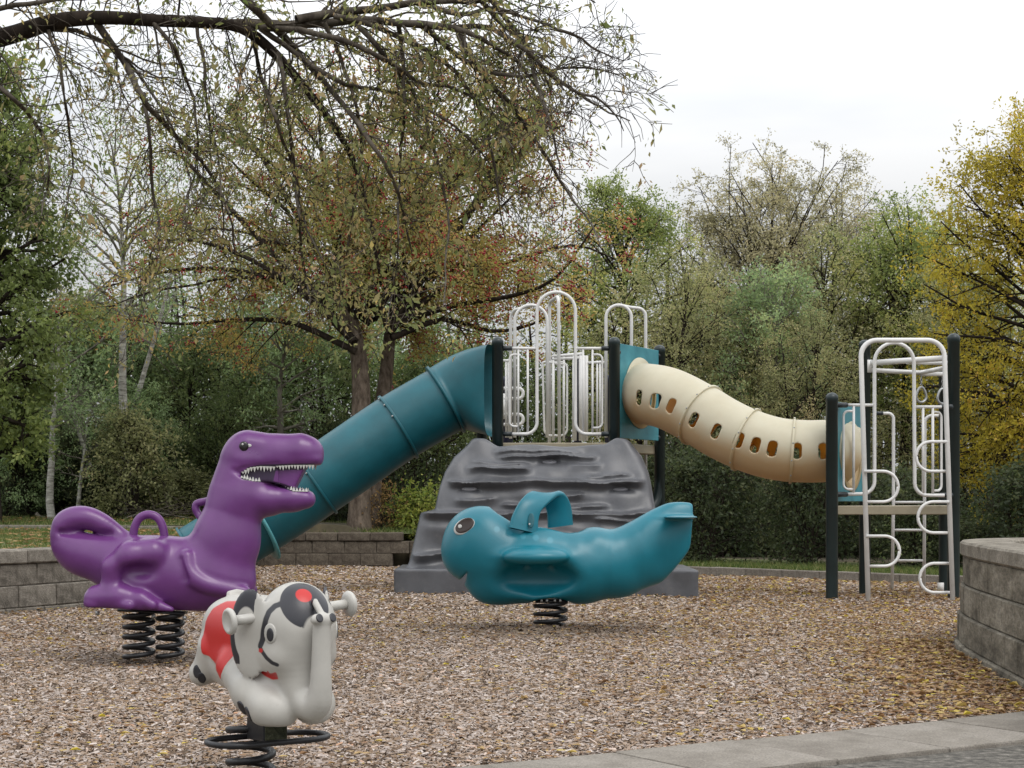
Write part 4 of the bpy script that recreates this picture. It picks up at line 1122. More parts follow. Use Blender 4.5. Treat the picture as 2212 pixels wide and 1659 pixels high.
# ------------------------------------------------------------------ grey climbing rock
def rock():
    K = 19.3
    LED = [  # (height, x0, x1, depth, fall)
        (1.59, -.20, .76, .05, .06), (1.535, -.16, .94, .06, .09), (1.455, -.44, .20, .05, .05), (1.40, -.49, .22, .07, .10), (1.43, .58, .98, .05, .08),
        (1.26, -.70, 1.42, .09, .13), (1.11, .42, .78, .05, .07), (1.0, -.12, 1.04, .06, .09), (.92, -.97, 1.58, .10, .18), (.855, .85, 1.52, .05, .12),
        (.495, -1.06, -.40, .08, .12), (.55, .20, 1.45, .06, .15), (.70, -.55, .65, .05, .12), (1.06, -.62, -.15, .03, .08), (1.32, .75, 1.30, .04, .06), (.63, .9, 1.5, .04, .1)]
    zt = 1.70
    s_ = lambda x, a, b: (lambda t: t*t*(3-2*t))(np.clip((x-a)/(b-a), 0, 1))
    xc0, xc1 = .47, .47
    def fn(p):
        x, y, z = p[:, 0], p[:, 1], p[:, 2]
        zz = np.clip(z, .2, 2)
        xl = np.interp(zz, [.30, .41, .90, .925, .96, 1.2, 1.36, 1.53, 1.66, 1.78], [-1.14, -1.09, -.985, -.97, -.83, -.78, -.73, -.63, -.49, -.40])
        xr = np.interp(zz, [.30, .41, .90, .925, .96, 1.2, 1.36, 1.53, 1.66, 1.78], [1.72, 1.68, 1.60, 1.585, 1.54, 1.51, 1.48, 1.42, 1.32, 1.24])
        wob = .012*np.sin(x*9+3*z)*np.sin(z*13-2*x)+.016*np.sin(x*4.1-z*5.2+1)+.007*np.sin(x*19+z*7)
        yf = 17.95 + .62*zz/1.7 + .12*s_(zz, 1.2, 1.75)
        for z0, a, b, dp, fall in LED:
            zl = z0 + .012*np.sin(x*5+z0*20)+.007*np.sin(x*13+z0*9)
            t = zl-z
            prof = np.where(t > 0, np.exp(-np.maximum(t, 0)/fall), np.exp(-np.maximum(-t, 0)/.013))
            ex = s_(x, a-.03, a+.10)*(1-s_(x, b-.10, b+.03))
            yf = yf - dp*1.45*prof*ex + dp*.50*ex*np.exp(-((t-.085)/.055)**2)
        # broad hollows and shoulders
        yf = yf + .05*np.exp(-((x-.45)/.5)**2-((z-1.52)/.16)**2)
        yf = yf + .035*np.sin(x*2.6+2.2*np.sin(z*3.0))*np.clip(1.6-z, 0, 1) + wob
        for hx, hz in ((.40, 1.487), (-.46, 1.195), (1.16, 1.19)):
            yf = yf + .07*np.exp(-(np.abs((x-hx)/.11)**4+np.abs((z-hz)/.042)**4))
        edge = .10
        d = smax(yf-y, smax(xl-x, x-xr, .05)*.9, edge)
        top = z-(1.655 + .085*s_(np.abs(x-.43), .56, .74)+.012*np.sin(x*8))
        d = smax(d, top, .05)
        d = np.maximum(d, y-19.16)
        # base slab
        rot = .09
        yb = 17.78 - rot*(x-.35)
        q1 = np.abs(x-.345)-(1.585); q2 = np.maximum(yb-y, y-19.1); q3 = np.abs(z-.13)-.213
        bs = np.stack([q1, q2, q3], 1)+.03
        d2 = np.linalg.norm(np.maximum(bs, 0), axis=1)+np.minimum(bs.max(1), 0)-.03 + .3*wob
        return smin(d, d2, .04)
    V, Q = surface(fn, (-1.42, 17.5, -.02), (2.15, 19.25, 1.86), .0165, newton=2)
    o = world_part('climbing_rock', npmesh('climbing_rock', V, Q, True), M['rock'], ps)
    for hx, hz in ((.40, 1.487), (-.46, 1.195), (1.16, 1.19)):
        h, n = march(fn, (hx, 17.0, hz-.012), (0, 1, 0), 2.5)
        if h is not None:
            world_part('hand_hold', npmesh('hand_hold', *disc(h, (0, -.62, .78), .088, .034, .014, sides=20), smooth=True), M['rock_hold'], o)
rock()

# ------------------------------------------------------------------ right tower: ladders, barrier, overhead beam
q = PY(17.55)
lad = rail('arch_ladder', [fillet([P(1876, 1312, 17.35), P(1859, 735, 17.75), P(2039, 735, 17.75), P(2058, 1296, 17.4)], [0, .17, .17, 0], 8)], .026)
for (u0, ua, v0, v1) in ((1867, 1940, 1018, 1084), (1872, 1943, 1158, 1223)):
    yy = 17.5 if v0 < 1100 else 17.42
    rail('step_loop', [fillet([P(u0, v0, yy), P(ua, v0, yy), P(ua, v1, yy), P(u0+4, v1, yy)], .17, 9)], .0165, lad)
for (u0, ua, v0, v1) in ((2046, 1979, 954, 1018), (2050, 1983, 1084, 1151), (2054, 1987, 1217, 1280)):
    yy = 17.6 if v0 < 1000 else 17.5
    rail('step_loop', [fillet([P(u0, v0, yy), P(ua, v0, yy), P(ua, v1, yy), P(u0+3, v1, yy)], .17, 9)], .0165, lad)
q = PY(17.98)
br1 = rail('entry_arch', [fillet([q(1826, 1068), q(1889, 1066), q(1889, 741), q(1974, 741), q(1976, 1070), q(2040, 1070)], [0, .13, .205, .205, .13, 0], 8)], .0195)
rail('bar', [[q(1828, 875), q(1889, 875)]], .0165, br1); rail('bar', [[q(1976, 879), q(2034, 879)]], .0165, br1)
for u, a, b_ in ((1844, 875, 1067), (1994, 879, 1070), (2015, 879, 1070)): rail('bar', [[q(u, a), q(u, b_)]], .0145, br1)
rail('grab_loop', [fillet([q(1844, 888), q(1822, 888), q(1822, 1057), q(1844, 1057)], .06)], .0135, br1)
rail('grab_loop', [fillet([q(2015, 890), q(2036, 890)+[0, .05, 0], q(2036, 1060)+[0, .05, 0], q(2015, 1060)], .07)], .0135, br1)
for (u0, u1, v, y0) in ((1806, 1828, 875, 17.86), (1806, 1828, 1068, 17.86), (2032, 2056, 879, 18.1), (2032, 2056, 1070, 18.1)): clamp_(P(u0, v, y0), P(u1, v, 17.98), br1)
# rear ladder and grab rails
q = PY(19.95)
rl = rail('rear_ladder', [fillet([q(1905, 893), q(1930, 893), q(1930, 1080), q(1927, 1278)], [0, .09, 0, 0]), fillet([q(2028, 898), q(1998, 898), q(1997, 1090), q(1996, 1278)], [0, .09, 0, 0])], .019)
for v in (1085, 1145, 1211): rail('rung', [[q(1929, v), q(1997, v)]], .0155, rl)
clamp_(q(1890, 893), q(1907, 893), rl, .022)
# overhead beams with hanging points
ob = rail('overhead_beam', [[P(1882, 784, 18.8), P(2052, 773, 18.2)]], .032)
rail('overhead_bar', [[P(1884, 800, 18.85), P(1990, 805, 19.3), P(2046, 794, 18.3)]], .026, ob)
rail('overhead_bar', [[P(1990, 808, 19.3), P(2048, 808, 19.5)]], .026, ob)
rail('overhead_bar', [[P(1960, 782, 18.5), P(2046, 784, 19.5)]], .026, ob)
V, Q = boxverts(*P(1878, 791, 18.85), .05, .03, .14); world_part('beam_plate', npmesh('beam_plate', V, Q), M['white'], ob)
V, Q = boxverts(*P(2032, 1268, 19.5), .07, .02, .10); world_part('foot_plate', npmesh('foot_plate', V, Q), M['white'], ps)
# two hanging rings with chains
def hang_ring(u, v0, v1, Y, label):
    top = P(u, v0, Y); bot = P(u, v1, Y)
    t = thing('hanging_ring', label, 'hand ring', tuple(bot), 0, 'trapeze rings under the overhead beam')
    R = .062
    c = bot+np.array([0, 0, R]); a = np.linspace(0, 2*np.pi, 28, endpoint=False)
    rx = R*(1-.22*np.clip(np.sin(a), 0, 1)); rz = np.where(np.sin(a) > 0, 1.75, 1.0)*R*np.sin(a)
    pts = np.stack([c[0]+rx*np.cos(a), c[1]+.35*rx*np.cos(a), c[2]+rz], 1)
    world_part('ring', tubemesh('ring', [pts], .0145, 8, closed=True), M['steel'], t)
    links = []; z = c[2]+1.75*R; k = 0
    a = np.linspace(0, 2*np.pi, 12, endpoint=False)
    while z < top[2]-.01:
        ux, uy = ((1, .2), (-.2, 1))[k % 2]
        pts = np.stack([c[0]+.011*np.cos(a)*ux, c[1]+.011*np.cos(a)*uy, z+.016+.021*np.sin(a)], 1)
        links.append(pts); z += .031; k += 1
    parts = [tube(l, .0042, 5, closed=True) for l in links]
    world_part('chain', npmesh('chain', *merge(*parts), smooth=True), M['steel'], t)
hang_ring(1990, 806, 869, 19.3, 'grey hand ring on a chain hanging in full view between the white rails')
hang_ring(2036, 808, 872, 19.45, 'grey hand ring on a chain half hidden behind the right white ladder leg')
# ------------------------------------------------------------------ ground sheets
def gridmesh(name, xs, ys, zf):
    X, Y = np.meshgrid(xs, ys, indexing='ij'); Z = zf(X, Y)
    V = np.stack([X, Y, Z], -1).reshape(-1, 3); n, m = len(xs), len(ys)
    i, k = np.meshgrid(np.arange(n-1), np.arange(m-1), indexing='ij')
    Q = np.stack([i*m+k, (i+1)*m+k, (i+1)*m+k+1, i*m+k+1], -1).reshape(-1, 4)
    return npmesh(name, V, Q, True)

sst = lambda a, b, x: (lambda t: t*t*(3-2*t))(np.clip((x-a)/(b-a), 0, 1))
KD = np.array([2.62, 1.66]); KD /= np.linalg.norm(KD); KN = np.array([-KD[1], KD[0]])      # front kerb direction and inward normal
K0 = np.array([-.10, 6.77])
def kdist(x, y): return (x-K0[0])*KN[0]+(y-K0[1])*KN[1]

LW = spline([(-6.6, 12.2), (-5.5, 14.0), (-4.69, 15.7), (-4.14, 16.95), (-3.80, 18.6), (-3.75, 21), (-3.95, 24), (-4.25, 27.45)], 14)
def lw_x(y): return np.interp(y, LW[:, 1], LW[:, 0])

m, nt, b = newmat('bark_mulch')
vo = nt.nodes.new('ShaderNodeTexVoronoi'); vo.inputs['Scale'].default_value = 38; vo.inputs['Randomness'].default_value = 1
tc = nt.nodes.new('ShaderNodeTexCoord'); mp_ = nt.nodes.new('ShaderNodeMapping'); mp_.inputs['Scale'].default_value = (0.8, 1.5, 1)
nt.links.new(tc.outputs['Object'], mp_.inputs['Vector']); nt.links.new(mp_.outputs['Vector'], vo.inputs['Vector'])
r = ramp(nt, [(0.0, (0.07, 0.045, 0.03)), (0.3, (0.14, 0.10, 0.066)), (0.6, (0.21, 0.158, 0.11)), (1.0, (0.30, 0.24, 0.18))])
sp_ = nt.nodes.new('ShaderNodeSeparateColor'); nt.links.new(vo.outputs['Color'], sp_.inputs['Color']); nt.links.new(sp_.outputs['Red'], r.inputs['Fac'])
nt.links.new(r.outputs['Color'], b.inputs['Base Color']); b.inputs['Roughness'].default_value = .95
bump(nt, b, vo.outputs['Distance'], .9, .02); M['mulch'] = m

m, nt, b = newmat('turf')
n = noise(nt, 5, 6, .7); r = ramp(nt, [(.3, (.045, .06, .018)), (.55, (.09, .105, .03)), (.75, (.17, .15, .07))])
nt.links.new(n.outputs['Fac'], r.inputs['Fac']); nt.links.new(r.outputs['Color'], b.inputs['Base Color']); b.inputs['Roughness'].default_value = 1
M['turf'] = m
m, nt, b = newmat('leaf_litter')
n = noise(nt, 3, 8, .75); r = ramp(nt, [(.3, (.030, .024, .014)), (.55, (.06, .05, .028)), (.75, (.10, .075, .04))])
nt.links.new(n.outputs['Fac'], r.inputs['Fac']); nt.links.new(r.outputs['Color'], b.inputs['Base Color']); b.inputs['Roughness'].default_value = 1
M['litter'] = m

def mulch_z(X, Y):
    z = gh(X, Y)
    return np.where(kdist(X, Y) < .02, -.35, z)
obj('bark_mulch_bed', gridmesh('bark_mulch_bed', np.arange(-5.4, 9.01, .12), np.arange(3, 27.7, .12), lambda X, Y: np.where((X < lw_x(Y)-.05), -.3, mulch_z(X, Y))), M['mulch'], None, 'structure')
def floor_z(X, Y):
    left = sst(-1.0, -3.0, X)
    base = .05 + .62*left
    far = sst(40, 120, Y)*3.0
    inside = (Y < 27.8) & (X > -16) & (X < 10)
    return np.where(inside, -.45, base+far)
xs = np.concatenate([[-300, -120, -60, -30, -20], np.arange(-16.05, 10.2, .7), [16, 24, 40, 80, 300]])
ys = np.concatenate([[-100, -30, -5, 3], np.arange(8, 27.9, 1.1), [27.85], np.arange(28.5, 44, 1.5), [50, 70, 120, 400]])
obj('woodland_floor', gridmesh('woodland_floor', xs, ys, floor_z), M['litter'], None, 'structure')
# raised lawn behind the left wall, lawn beyond its kerb, lawn strip on the right
def terr_z(X, Y): return .545+.004*(Y-16)+.01*np.sin(X*2)*np.sin(Y*1.4)
tx = np.linspace(0, 1, 26); tyy = np.linspace(11.5, 27.25, 50)
TX, TY = np.meshgrid(tx, tyy, indexing='ij'); RX = lw_x(TY)-.12; XX = -16+(RX+16)*TX
V = np.stack([XX, TY, terr_z(XX, TY)], -1).reshape(-1, 3); n_, m_ = TX.shape
i, k = np.meshgrid(np.arange(n_-1), np.arange(m_-1), indexing='ij')
obj('terrace_lawn', npmesh('terrace_lawn', V, np.stack([i*m_+k, (i+1)*m_+k, (i+1)*m_+k+1, i*m_+k+1], -1).reshape(-1, 4), True), M['turf'], None, 'structure')
obj('upper_lawn', gridmesh('upper_lawn', np.arange(-16, -4.1, .5), np.arange(27.2, 31.6, .4), lambda X, Y: .655+.015*(Y-27)+0*X), M['turf'], None, 'structure')
obj('upper_lawn', gridmesh('upper_lawn', np.linspace(-4.5, -1.66, 9), np.arange(27.72, 31.6, .4), lambda X, Y: .515+.04*(Y-27.7)+0*X), M['turf'], None, 'structure')
obj('upper_lawn', gridmesh('upper_lawn', np.linspace(-1.64, .6, 9), np.arange(27.6, 31.6, .4), lambda X, Y: .385+.03*(Y-27.7)-.1*(X+1.64)), M['turf'], None, 'structure')
RK = [(-1.6, 27.4), (.5, 26.3), (2.44, 24.5), (5.37, 21.5), (8.2, 18.6)]
RKs = spline(RK, 10)
def rk_y(x): return np.interp(x, RKs[:, 0], RKs[:, 1])
XX, TT = np.meshgrid(np.linspace(-1.5, 9.5, 40), np.linspace(0, 1, 8), indexing='ij')
YY = rk_y(XX)+.05+TT*4.5
V = np.stack([XX, YY, .085+.02*TT], -1).reshape(-1, 3); n_, m_ = XX.shape
i, k = np.meshgrid(np.arange(n_-1), np.arange(m_-1), indexing='ij')
obj('lawn_strip', npmesh('lawn_strip', V, np.stack([i*m_+k, (i+1)*m_+k, (i+1)*m_+k+1, i*m_+k+1], -1).reshape(-1, 4), True), M['turf'], None, 'structure')

# asphalt path in front
a0 = K0-KN*.66
V = [tuple(a0+KD*s+KN*o)+(-.004,) for s, o in ((-8, 0.1), (14, 0.1), (14, -9), (-8, -9))]
obj('asphalt_path', pymesh('asphalt_path', V, [(0, 3, 2, 1)]), M['asphalt'], None, 'structure')
# front kerb: concrete slabs
kb = bpy.data.objects.new('kerb', None); C.objects.link(kb); kb['kind'] = 'structure'; kb.location = (*K0, 0)
slabs = [boxmesh('slab', .629, .655, .16, .008, 2, .0015, s) for s in range(3)]
for k in range(-5, 10):
    c = K0+KD*(k*.636+.30)-KN*.33
    o = obj('slab', slabs[k % 3], M['kerb'], kb); o.location = (c[0]-K0[0], c[1]-K0[1], -.062+random.uniform(-.003, .003)); o.rotation_euler = (0, random.uniform(-.004, .004), math.atan2(KD[1], KD[0])+random.uniform(-.004, .004))

# edging stones: low kerbs at the back
def edging(name, pts, L, w, h, z0, mat, tilt=0):
    e = bpy.data.objects.new(name, None); C.objects.link(e); e['kind'] = 'structure'; e.location = (float(pts[0][0]), float(pts[0][1]), 0)
    pts = np.array([(p[0], p[1], z0(p) if callable(z0) else z0) for p in pts]); D = np.concatenate([[0], np.cumsum(np.linalg.norm(np.diff(pts, axis=0), axis=1))])
    mes = [boxmesh('edging_stone', L-.006, w, h, .008, 1, .003, s) for s in range(3)]
    n = int(D[-1]/L)
    for k in range(n):
        s = (k+.5)*L; p = np.array([np.interp(s, D, pts[:, j]) for j in range(3)]); p2 = np.array([np.interp(s+.05, D, pts[:, j]) for j in range(3)])
        o = obj('edging_stone', mes[k % 3], M[mat], e)
        o.location = (p[0]-pts[0, 0], p[1]-pts[0, 1], p[2]-h/2); o.rotation_euler = (0, 0, math.atan2(p2[1]-p[1], p2[0]-p[0])+random.uniform(-.008, .008))
edging('lawn_kerb', RKs, .62, .16, .26, .115, 'kerb_far')
edging('terrace_kerb', [(-16, 27.1), (-8.1, 27.1), (-4.4, 27.1)], .62, .18, .30, lambda p: .665+(-.02 if p[0] > -5 else 0), 'kerb_far')

# ------------------------------------------------------------------ block walls
def block_wall(name, label, path, courses, L, dep, mats, group=None, zbase=0.0, batter=.012, caplen=None, gap=.005, bev=.010, jit=.006):
    path = np.asarray(path, float); D = np.concatenate([[0], np.cumsum(np.linalg.norm(np.diff(path, axis=0), axis=1))])
    t = thing(name, label, 'retaining wall', (path[0][0], path[0][1], 0), 0, group)
    z = zbase
    for ci, (h, off, nm) in enumerate(courses):
        LL = (caplen or L) if nm == 'cap_stone' else L
        dd = dep+(.05 if nm == 'cap_stone' else 0)
        mes = [boxmesh(nm, LL-gap, dd, h-.004, bev if nm != 'cap_stone' else .014, 1, .0035*(gap/.005), s+ci*7) for s in range(4)]
        n = int(D[-1]/LL)
        for k in range(-1 if off else 0, n):
            s = (k+.5)*LL+off*LL
            if s < .2 or s > D[-1]-.2: continue
            p = np.array([np.interp(s, D, path[:, j]) for j in range(2)]); a = np.array([np.interp(s-.12, D, path[:, j]) for j in range(2)]); b_ = np.array([np.interp(s+.12, D, path[:, j]) for j in range(2)])
            d = (b_-a)/np.linalg.norm(b_-a); nn = np.array([-d[1], d[0]])
            p = p + nn*(dep/2+batter*ci-(.02 if nm == 'cap_stone' else 0)) + nn*random.uniform(-jit, jit)
            o = obj(nm, mes[(k*5+ci) % 4], M[mats[1] if nm == 'cap_stone' else mats[0]], t)
            o.location = (p[0]-path[0][0], p[1]-path[0][1], z+h/2); o.rotation_euler = (0, 0, math.atan2(d[1], d[0])+random.uniform(-.01, .01)*(jit/.006))
        z += h
    return t
block_wall('retaining_wall', 'low grey block wall curving behind the purple dinosaur holding up the leafy lawn', LW, [(.055, 0, 'block'), (.205, .35, 'block'), (.205, .85, 'block'), (.135, .55, 'cap_stone')], .51, .26, ('block', 'cap'))
BWp = np.array([P(905, 1222, 27.45)[:2], P(700, 1222, 27.5)[:2], P(500, 1222, 27.55)[:2]])[::-1]
block_wall('retaining_wall', 'straight brown block wall behind the foot of the teal slide, in front of the tree trunk', BWp, [(.20, 0, 'block'), (.20, .5, 'block'), (.14, .3, 'cap_stone')], .52, .24, ('block_far', 'block_far'))
bl = boxmesh('block', .56, .24, .2, .01, 1, .003, 5)
low = thing('wall_block', 'single low brown block at the right end of the straight back wall', 'block', tuple(P(923, 1222, 27.62)[:2])+(0,))
for z_ in (.1, .3)[:2]:
    o = obj('block', bl, M['block_far'], low); o.location = (0, 0, z_)
# round planter at the right edge
PP = spline([(2.55, 7.2), (2.70, 8.2), (2.86, 9.57), (3.03, 11.2), (3.17, 12.2), (3.36, 12.9), (3.75, 13.45), (4.4, 13.75), (5.2, 13.7), (5.9, 13.3)], 12)[::-1]
pw = thing('planter_wall', 'curved grey block planter wall at the right edge, three courses under a wide cap', 'retaining wall', (float(PP[-1][0]), float(PP[-1][1]), 0))
def curved_course(nm, z0, z1, o0, o1, LL, mat, gap, bev, shift=0.0, rough=0.0):
    """blocks bent to the curve of the wall"""
    D = np.concatenate([[0], np.cumsum(np.linalg.norm(np.diff(PP, axis=0), axis=1))]); n = int(D[-1]/LL)
    for k in range(n):
        ss = np.linspace((k+shift)*LL+gap/2, (k+1+shift)*LL-gap/2, 4)
        p = np.stack([np.interp(ss, D, PP[:, j]) for j in range(2)], 1); a = np.stack([np.interp(ss-.1, D, PP[:, j]) for j in range(2)], 1); b_ = np.stack([np.interp(ss+.1, D, PP[:, j]) for j in range(2)], 1)
        d = (b_-a)/(np.linalg.norm(b_-a, axis=1)[:, None]+1e-9); nn = np.stack([-d[:, 1], d[:, 0]], 1)
        bm = bmesh.new(); rows = []; jj = random.uniform(-rough, rough)
        for j in range(4):
            o_, i_ = p[j]+nn[j]*(o0+jj), p[j]+nn[j]*o1
            rows.append([bm.verts.new((o_[0], o_[1], z0)), bm.verts.new((i_[0], i_[1], z0)), bm.verts.new((i_[0], i_[1], z1)), bm.verts.new((o_[0], o_[1], z1))])
        for j in range(3):
            for e in range(4): bm.faces.new((rows[j][e], rows[j][(e+1) % 4], rows[j+1][(e+1) % 4], rows[j+1][e]))
        bm.faces.new(rows[0][::-1]); bm.faces.new(rows[3])
        bmesh.ops.recalc_face_normals(bm, faces=bm.faces[:])
        bmesh.ops.bevel(bm, geom=[e for e in bm.edges if e.calc_face_angle(0) > .6], offset=bev, segments=1, affect='EDGES')
        # mesh about its own centre so the stone pattern follows each block
        c = Vector((float(p[1][0]), float(p[1][1]), (z0+z1)/2)); 
        for v in bm.verts: v.co -= c
        me = bpy.data.meshes.new(nm); bm.to_mesh(me); bm.free()
        o = obj(nm, me, M[mat], pw); o.location = c-pw.location
for ci, (z0, z1) in enumerate(((-.06, .043), (.045, .247), (.249, .451), (.453, .655))):
    curved_course('block', z0, z1, .02*ci, .02*ci+.24, .42, 'planter', .002, .009, (.2, .6, .1, .7)[ci]*.9, .002)
curved_course('cap_stone', .657, .762, .038, .40, .46, 'planter_cap', .004, .014)
so = PP+0.0
tP = np.gradient(PP, axis=0); tP /= np.linalg.norm(tP, axis=1)[:, None]; PI = PP+np.stack([-tP[:, 1], tP[:, 0]], 1)*.27
sv = [(x, y, .60) for x, y in PI]+[(7.5, 7.2, .60)]
cen_ = (5.0, 10.5, .66)
V = sv+[cen_]; Fc = [(i, (i+1) % len(sv), len(sv)) for i in range(len(sv))]
world_part('planter_soil', pymesh('planter_soil', V, Fc), M['litter'], pw)

# ------------------------------------------------------------------ loose ground cover: wood chips, fallen leaves, grass
rng = np.random.default_rng(11)
def blocked(x, y):
    """true where the bed is covered by something"""
    d = kdist(x, y) < .0
    d |= poly2(np.asarray(x, np.float32), np.asarray(y, np.float32), list(PP)+[(8.0, 7.2)]) < .015
    d |= x < lw_x(y)+.02
    d |= y > rk_y(np.clip(x, -1.6, 8.2))-.08
    d |= (y > 17.95) & (y < 19.1) & (x > -1.2) & (x < 1.9)
    return d
def scatter(n, y0, y1):
    y = np.sqrt(rng.uniform(y0**2, y1**2, n)); u = rng.uniform(-1, 1, n)
    x = u*(y*.318+.25); keep = ~blocked(x, y)
    return x[keep], y[keep]
CH = []
for n, y0, y1, l0, l1, w0, w1 in ((74000, 6.55, 9.5, .015, .062, .004, .013), (52000, 9.5, 13, .018, .064, .005, .014), (38000, 13, 18.5, .022, .065, .009, .020), (26000, 18.5, 27.3, .035, .09, .014, .03)):
    x, y = scatter(n, y0, y1); k = len(x)
    L = l0+(l1-l0)*rng.beta(1.3, 2.6, k); w = w0+(w1-w0)*rng.random(k); hgt = w*rng.uniform(.25, .6, k)
    a = rng.uniform(0, 2*np.pi, k); pit = rng.normal(0, .22, k); rol = rng.normal(0, .35, k)
    loc = np.array([(-.5, -.5, 0), (.5, -.4, 0), (.5, .4, 0), (-.5, .5, 0), (-.36, 0, 1), (.38, .05, 1)])
    lx = loc[None, :, 0]*L[:, None]; ly = loc[None, :, 1]*w[:, None]*rng.uniform(.8, 1.2, (k, 6)); lz = loc[None, :, 2]*hgt[:, None]
    z1 = lz+lx*np.sin(pit)[:, None]+ly*np.sin(rol)[:, None]
    X = x[:, None]+lx*np.cos(a)[:, None]-ly*np.sin(a)[:, None]; Yy = y[:, None]+lx*np.sin(a)[:, None]+ly*np.cos(a)[:, None]
    Z = gh(x, y)[:, None]+z1+np.abs(rng.normal(.004, .006, k))[:, None]
    CH.append(np.stack([X, Yy, Z], -1))
CV = np.concatenate(CH); k = len(CV)
fq = np.array([(0, 1, 5, 4), (2, 3, 4, 5)]); ft = np.array([(1, 2, 5, 5), (3, 0, 4, 4)])
Q = (np.arange(k)[:, None, None]*6+fq[None]).reshape(-1, 4)
cx, cy = CV[:, :, 0].mean(1), CV[:, :, 1].mean(1)
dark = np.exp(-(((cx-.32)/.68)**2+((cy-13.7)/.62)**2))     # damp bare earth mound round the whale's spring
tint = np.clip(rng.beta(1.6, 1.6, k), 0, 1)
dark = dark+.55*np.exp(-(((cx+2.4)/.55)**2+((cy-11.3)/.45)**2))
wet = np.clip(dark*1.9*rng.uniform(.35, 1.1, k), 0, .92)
me = npmesh('wood_chips', CV.reshape(-1, 3), Q, False, {'tint': ('FACE', np.repeat(tint, 2)), 'wet': ('FACE', np.repeat(wet, 2))})
m, nt, b = newmat('wood_chip')
at = nt.nodes.new('ShaderNodeAttribute'); at.attribute_name = 'tint'
r = ramp(nt, [(0.0, (0.053, 0.036, 0.028)), (.16, (0.129, 0.090, 0.063)), (.34, (0.246, 0.174, 0.119)), (.5, (0.316, 0.241, 0.184)), (.66, (0.316, 0.270, 0.242)), (.82, (0.421, 0.358, 0.320)), (.93, (0.550, 0.487, 0.441)), (1.0, (0.445, 0.224, 0.109))])
nt.links.new(at.outputs['Fac'], r.inputs['Fac'])
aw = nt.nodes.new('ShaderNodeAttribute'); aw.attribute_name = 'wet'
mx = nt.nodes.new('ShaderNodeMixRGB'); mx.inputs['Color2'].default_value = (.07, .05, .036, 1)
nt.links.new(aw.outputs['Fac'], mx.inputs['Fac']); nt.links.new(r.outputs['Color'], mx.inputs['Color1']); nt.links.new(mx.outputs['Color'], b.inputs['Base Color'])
b.inputs['Roughness'].default_value = .9; b.inputs['Specular IOR Level'].default_value = .2
obj('wood_chips', me, m, None, 'stuff')

def flat_leaves(x, y, z, size, name, mat, tint, kind='stuff', curl=.35):
    k = len(x); a = rng.uniform(0, 2*np.pi, k); z = z+.010
    loc = np.array([(-.5, 0, 0), (-.15, -.27, 1), (.18, -.20, .9), (.5, 0, .3), (.18, .20, .9), (-.15, .27, 1)])
    s = size[:, None]; cu = rng.normal(0, curl, k)[:, None]
    lx, ly, lz = loc[None, :, 0]*s, loc[None, :, 1]*s*rng.uniform(.8, 1.3, k)[:, None], loc[None, :, 2]*s*cu*.4
    px, py = rng.normal(0, .25, k)[:, None], rng.normal(0, .25, k)[:, None]
    Z = z[:, None]+np.abs(lx*px+ly*py)*.8+lz*np.sign(cu)+.006
    V = np.stack([x[:, None]+lx*np.cos(a)[:, None]-ly*np.sin(a)[:, None], y[:, None]+lx*np.sin(a)[:, None]+ly*np.cos(a)[:, None], Z], -1).reshape(-1, 3)
    Q = (np.arange(k)[:, None, None]*6+np.array([(0, 1, 2, 3), (0, 3, 4, 5)])[None]).reshape(-1, 4)
    return obj(name, npmesh(name, V, Q, False, {'tint': ('FACE', np.repeat(tint, 2))}), mat, None, kind)
xs_, ys_, ts_, ss_ = [], [], [], []
for n, y0, y1, s0, s1 in ((8000, 6.6, 10, .018, .060), (15000, 10, 16, .022, .060), (19000, 16, 27, .035, .08)):
    x, y = scatter(n*3, y0, y1)
    wgt = .10+.22*sst(9, 15, y)+.10*np.sin(x*2.1+y)*np.sin(y*1.2-x*.7)+.85*sst(-.4, 2.2, x-.04*y)*(.6+.4*np.sin(x*3.1+y*1.3)*np.sin(y*2.2-x))          # many more leaves on the right, by the planter
    wgt = wgt*(1-.75*np.exp(-(((x-.30)/.7)**2+((y-13.9)/.65)**2)))
    kp = rng.random(len(x)) < wgt*.85; x, y = x[kp], y[kp]
    xs_.append(x); ys_.append(y); ss_.append(s0+(s1-s0)*rng.beta(1.5, 2.5, len(x)))
# drift of leaves along the planter foot
y = rng.uniform(7.6, 12.9, 3200); x = np.interp(y, PP[::-1][:, 1][:70], PP[::-1][:, 0][:70])-np.abs(rng.normal(0, .42, 3200))-.03
kp = kdist(x, y) > .02; x, y = x[kp], y[kp]; xs_.append(x); ys_.append(y); ss_.append(rng.uniform(.03, .07, len(x)))
x, y, s = np.concatenate(xs_), np.concatenate(ys_), np.concatenate(ss_)
M['dead_leaf'] = leafmat('dead_leaf', [(0, (0.117, 0.062, 0.035)), (.3, (0.245, 0.134, 0.064)), (.6, (0.340, 0.213, 0.099)), (.85, (0.446, 0.314, 0.148)), (.95, (0.468, 0.347, 0.086)), (1, (0.532, 0.426, 0.049))], .2)
flat_leaves(x, y, gh(x, y), s, 'fallen_leaves', M['dead_leaf'], rng.random(len(x))**1.15)
# leaves on the terrace lawn
y = rng.uniform(12.5, 26, 2600); x = lw_x(y)-.2-rng.random(2600)**1.2*7
flat_leaves(x, y, terr_z(x, y)+.02, rng.uniform(.05, .11, 2600), 'lawn_leaves', M['dead_leaf'], .1+.65*rng.random(2600))
y = rng.uniform(27.3, 31, 700); x = rng.uniform(-14, -4.6, 700)
flat_leaves(x, y, .68+.015*(y-27), rng.uniform(.06, .11, 700), 'upper_lawn_leaves', M['dead_leaf'], .1+.6*rng.random(700))

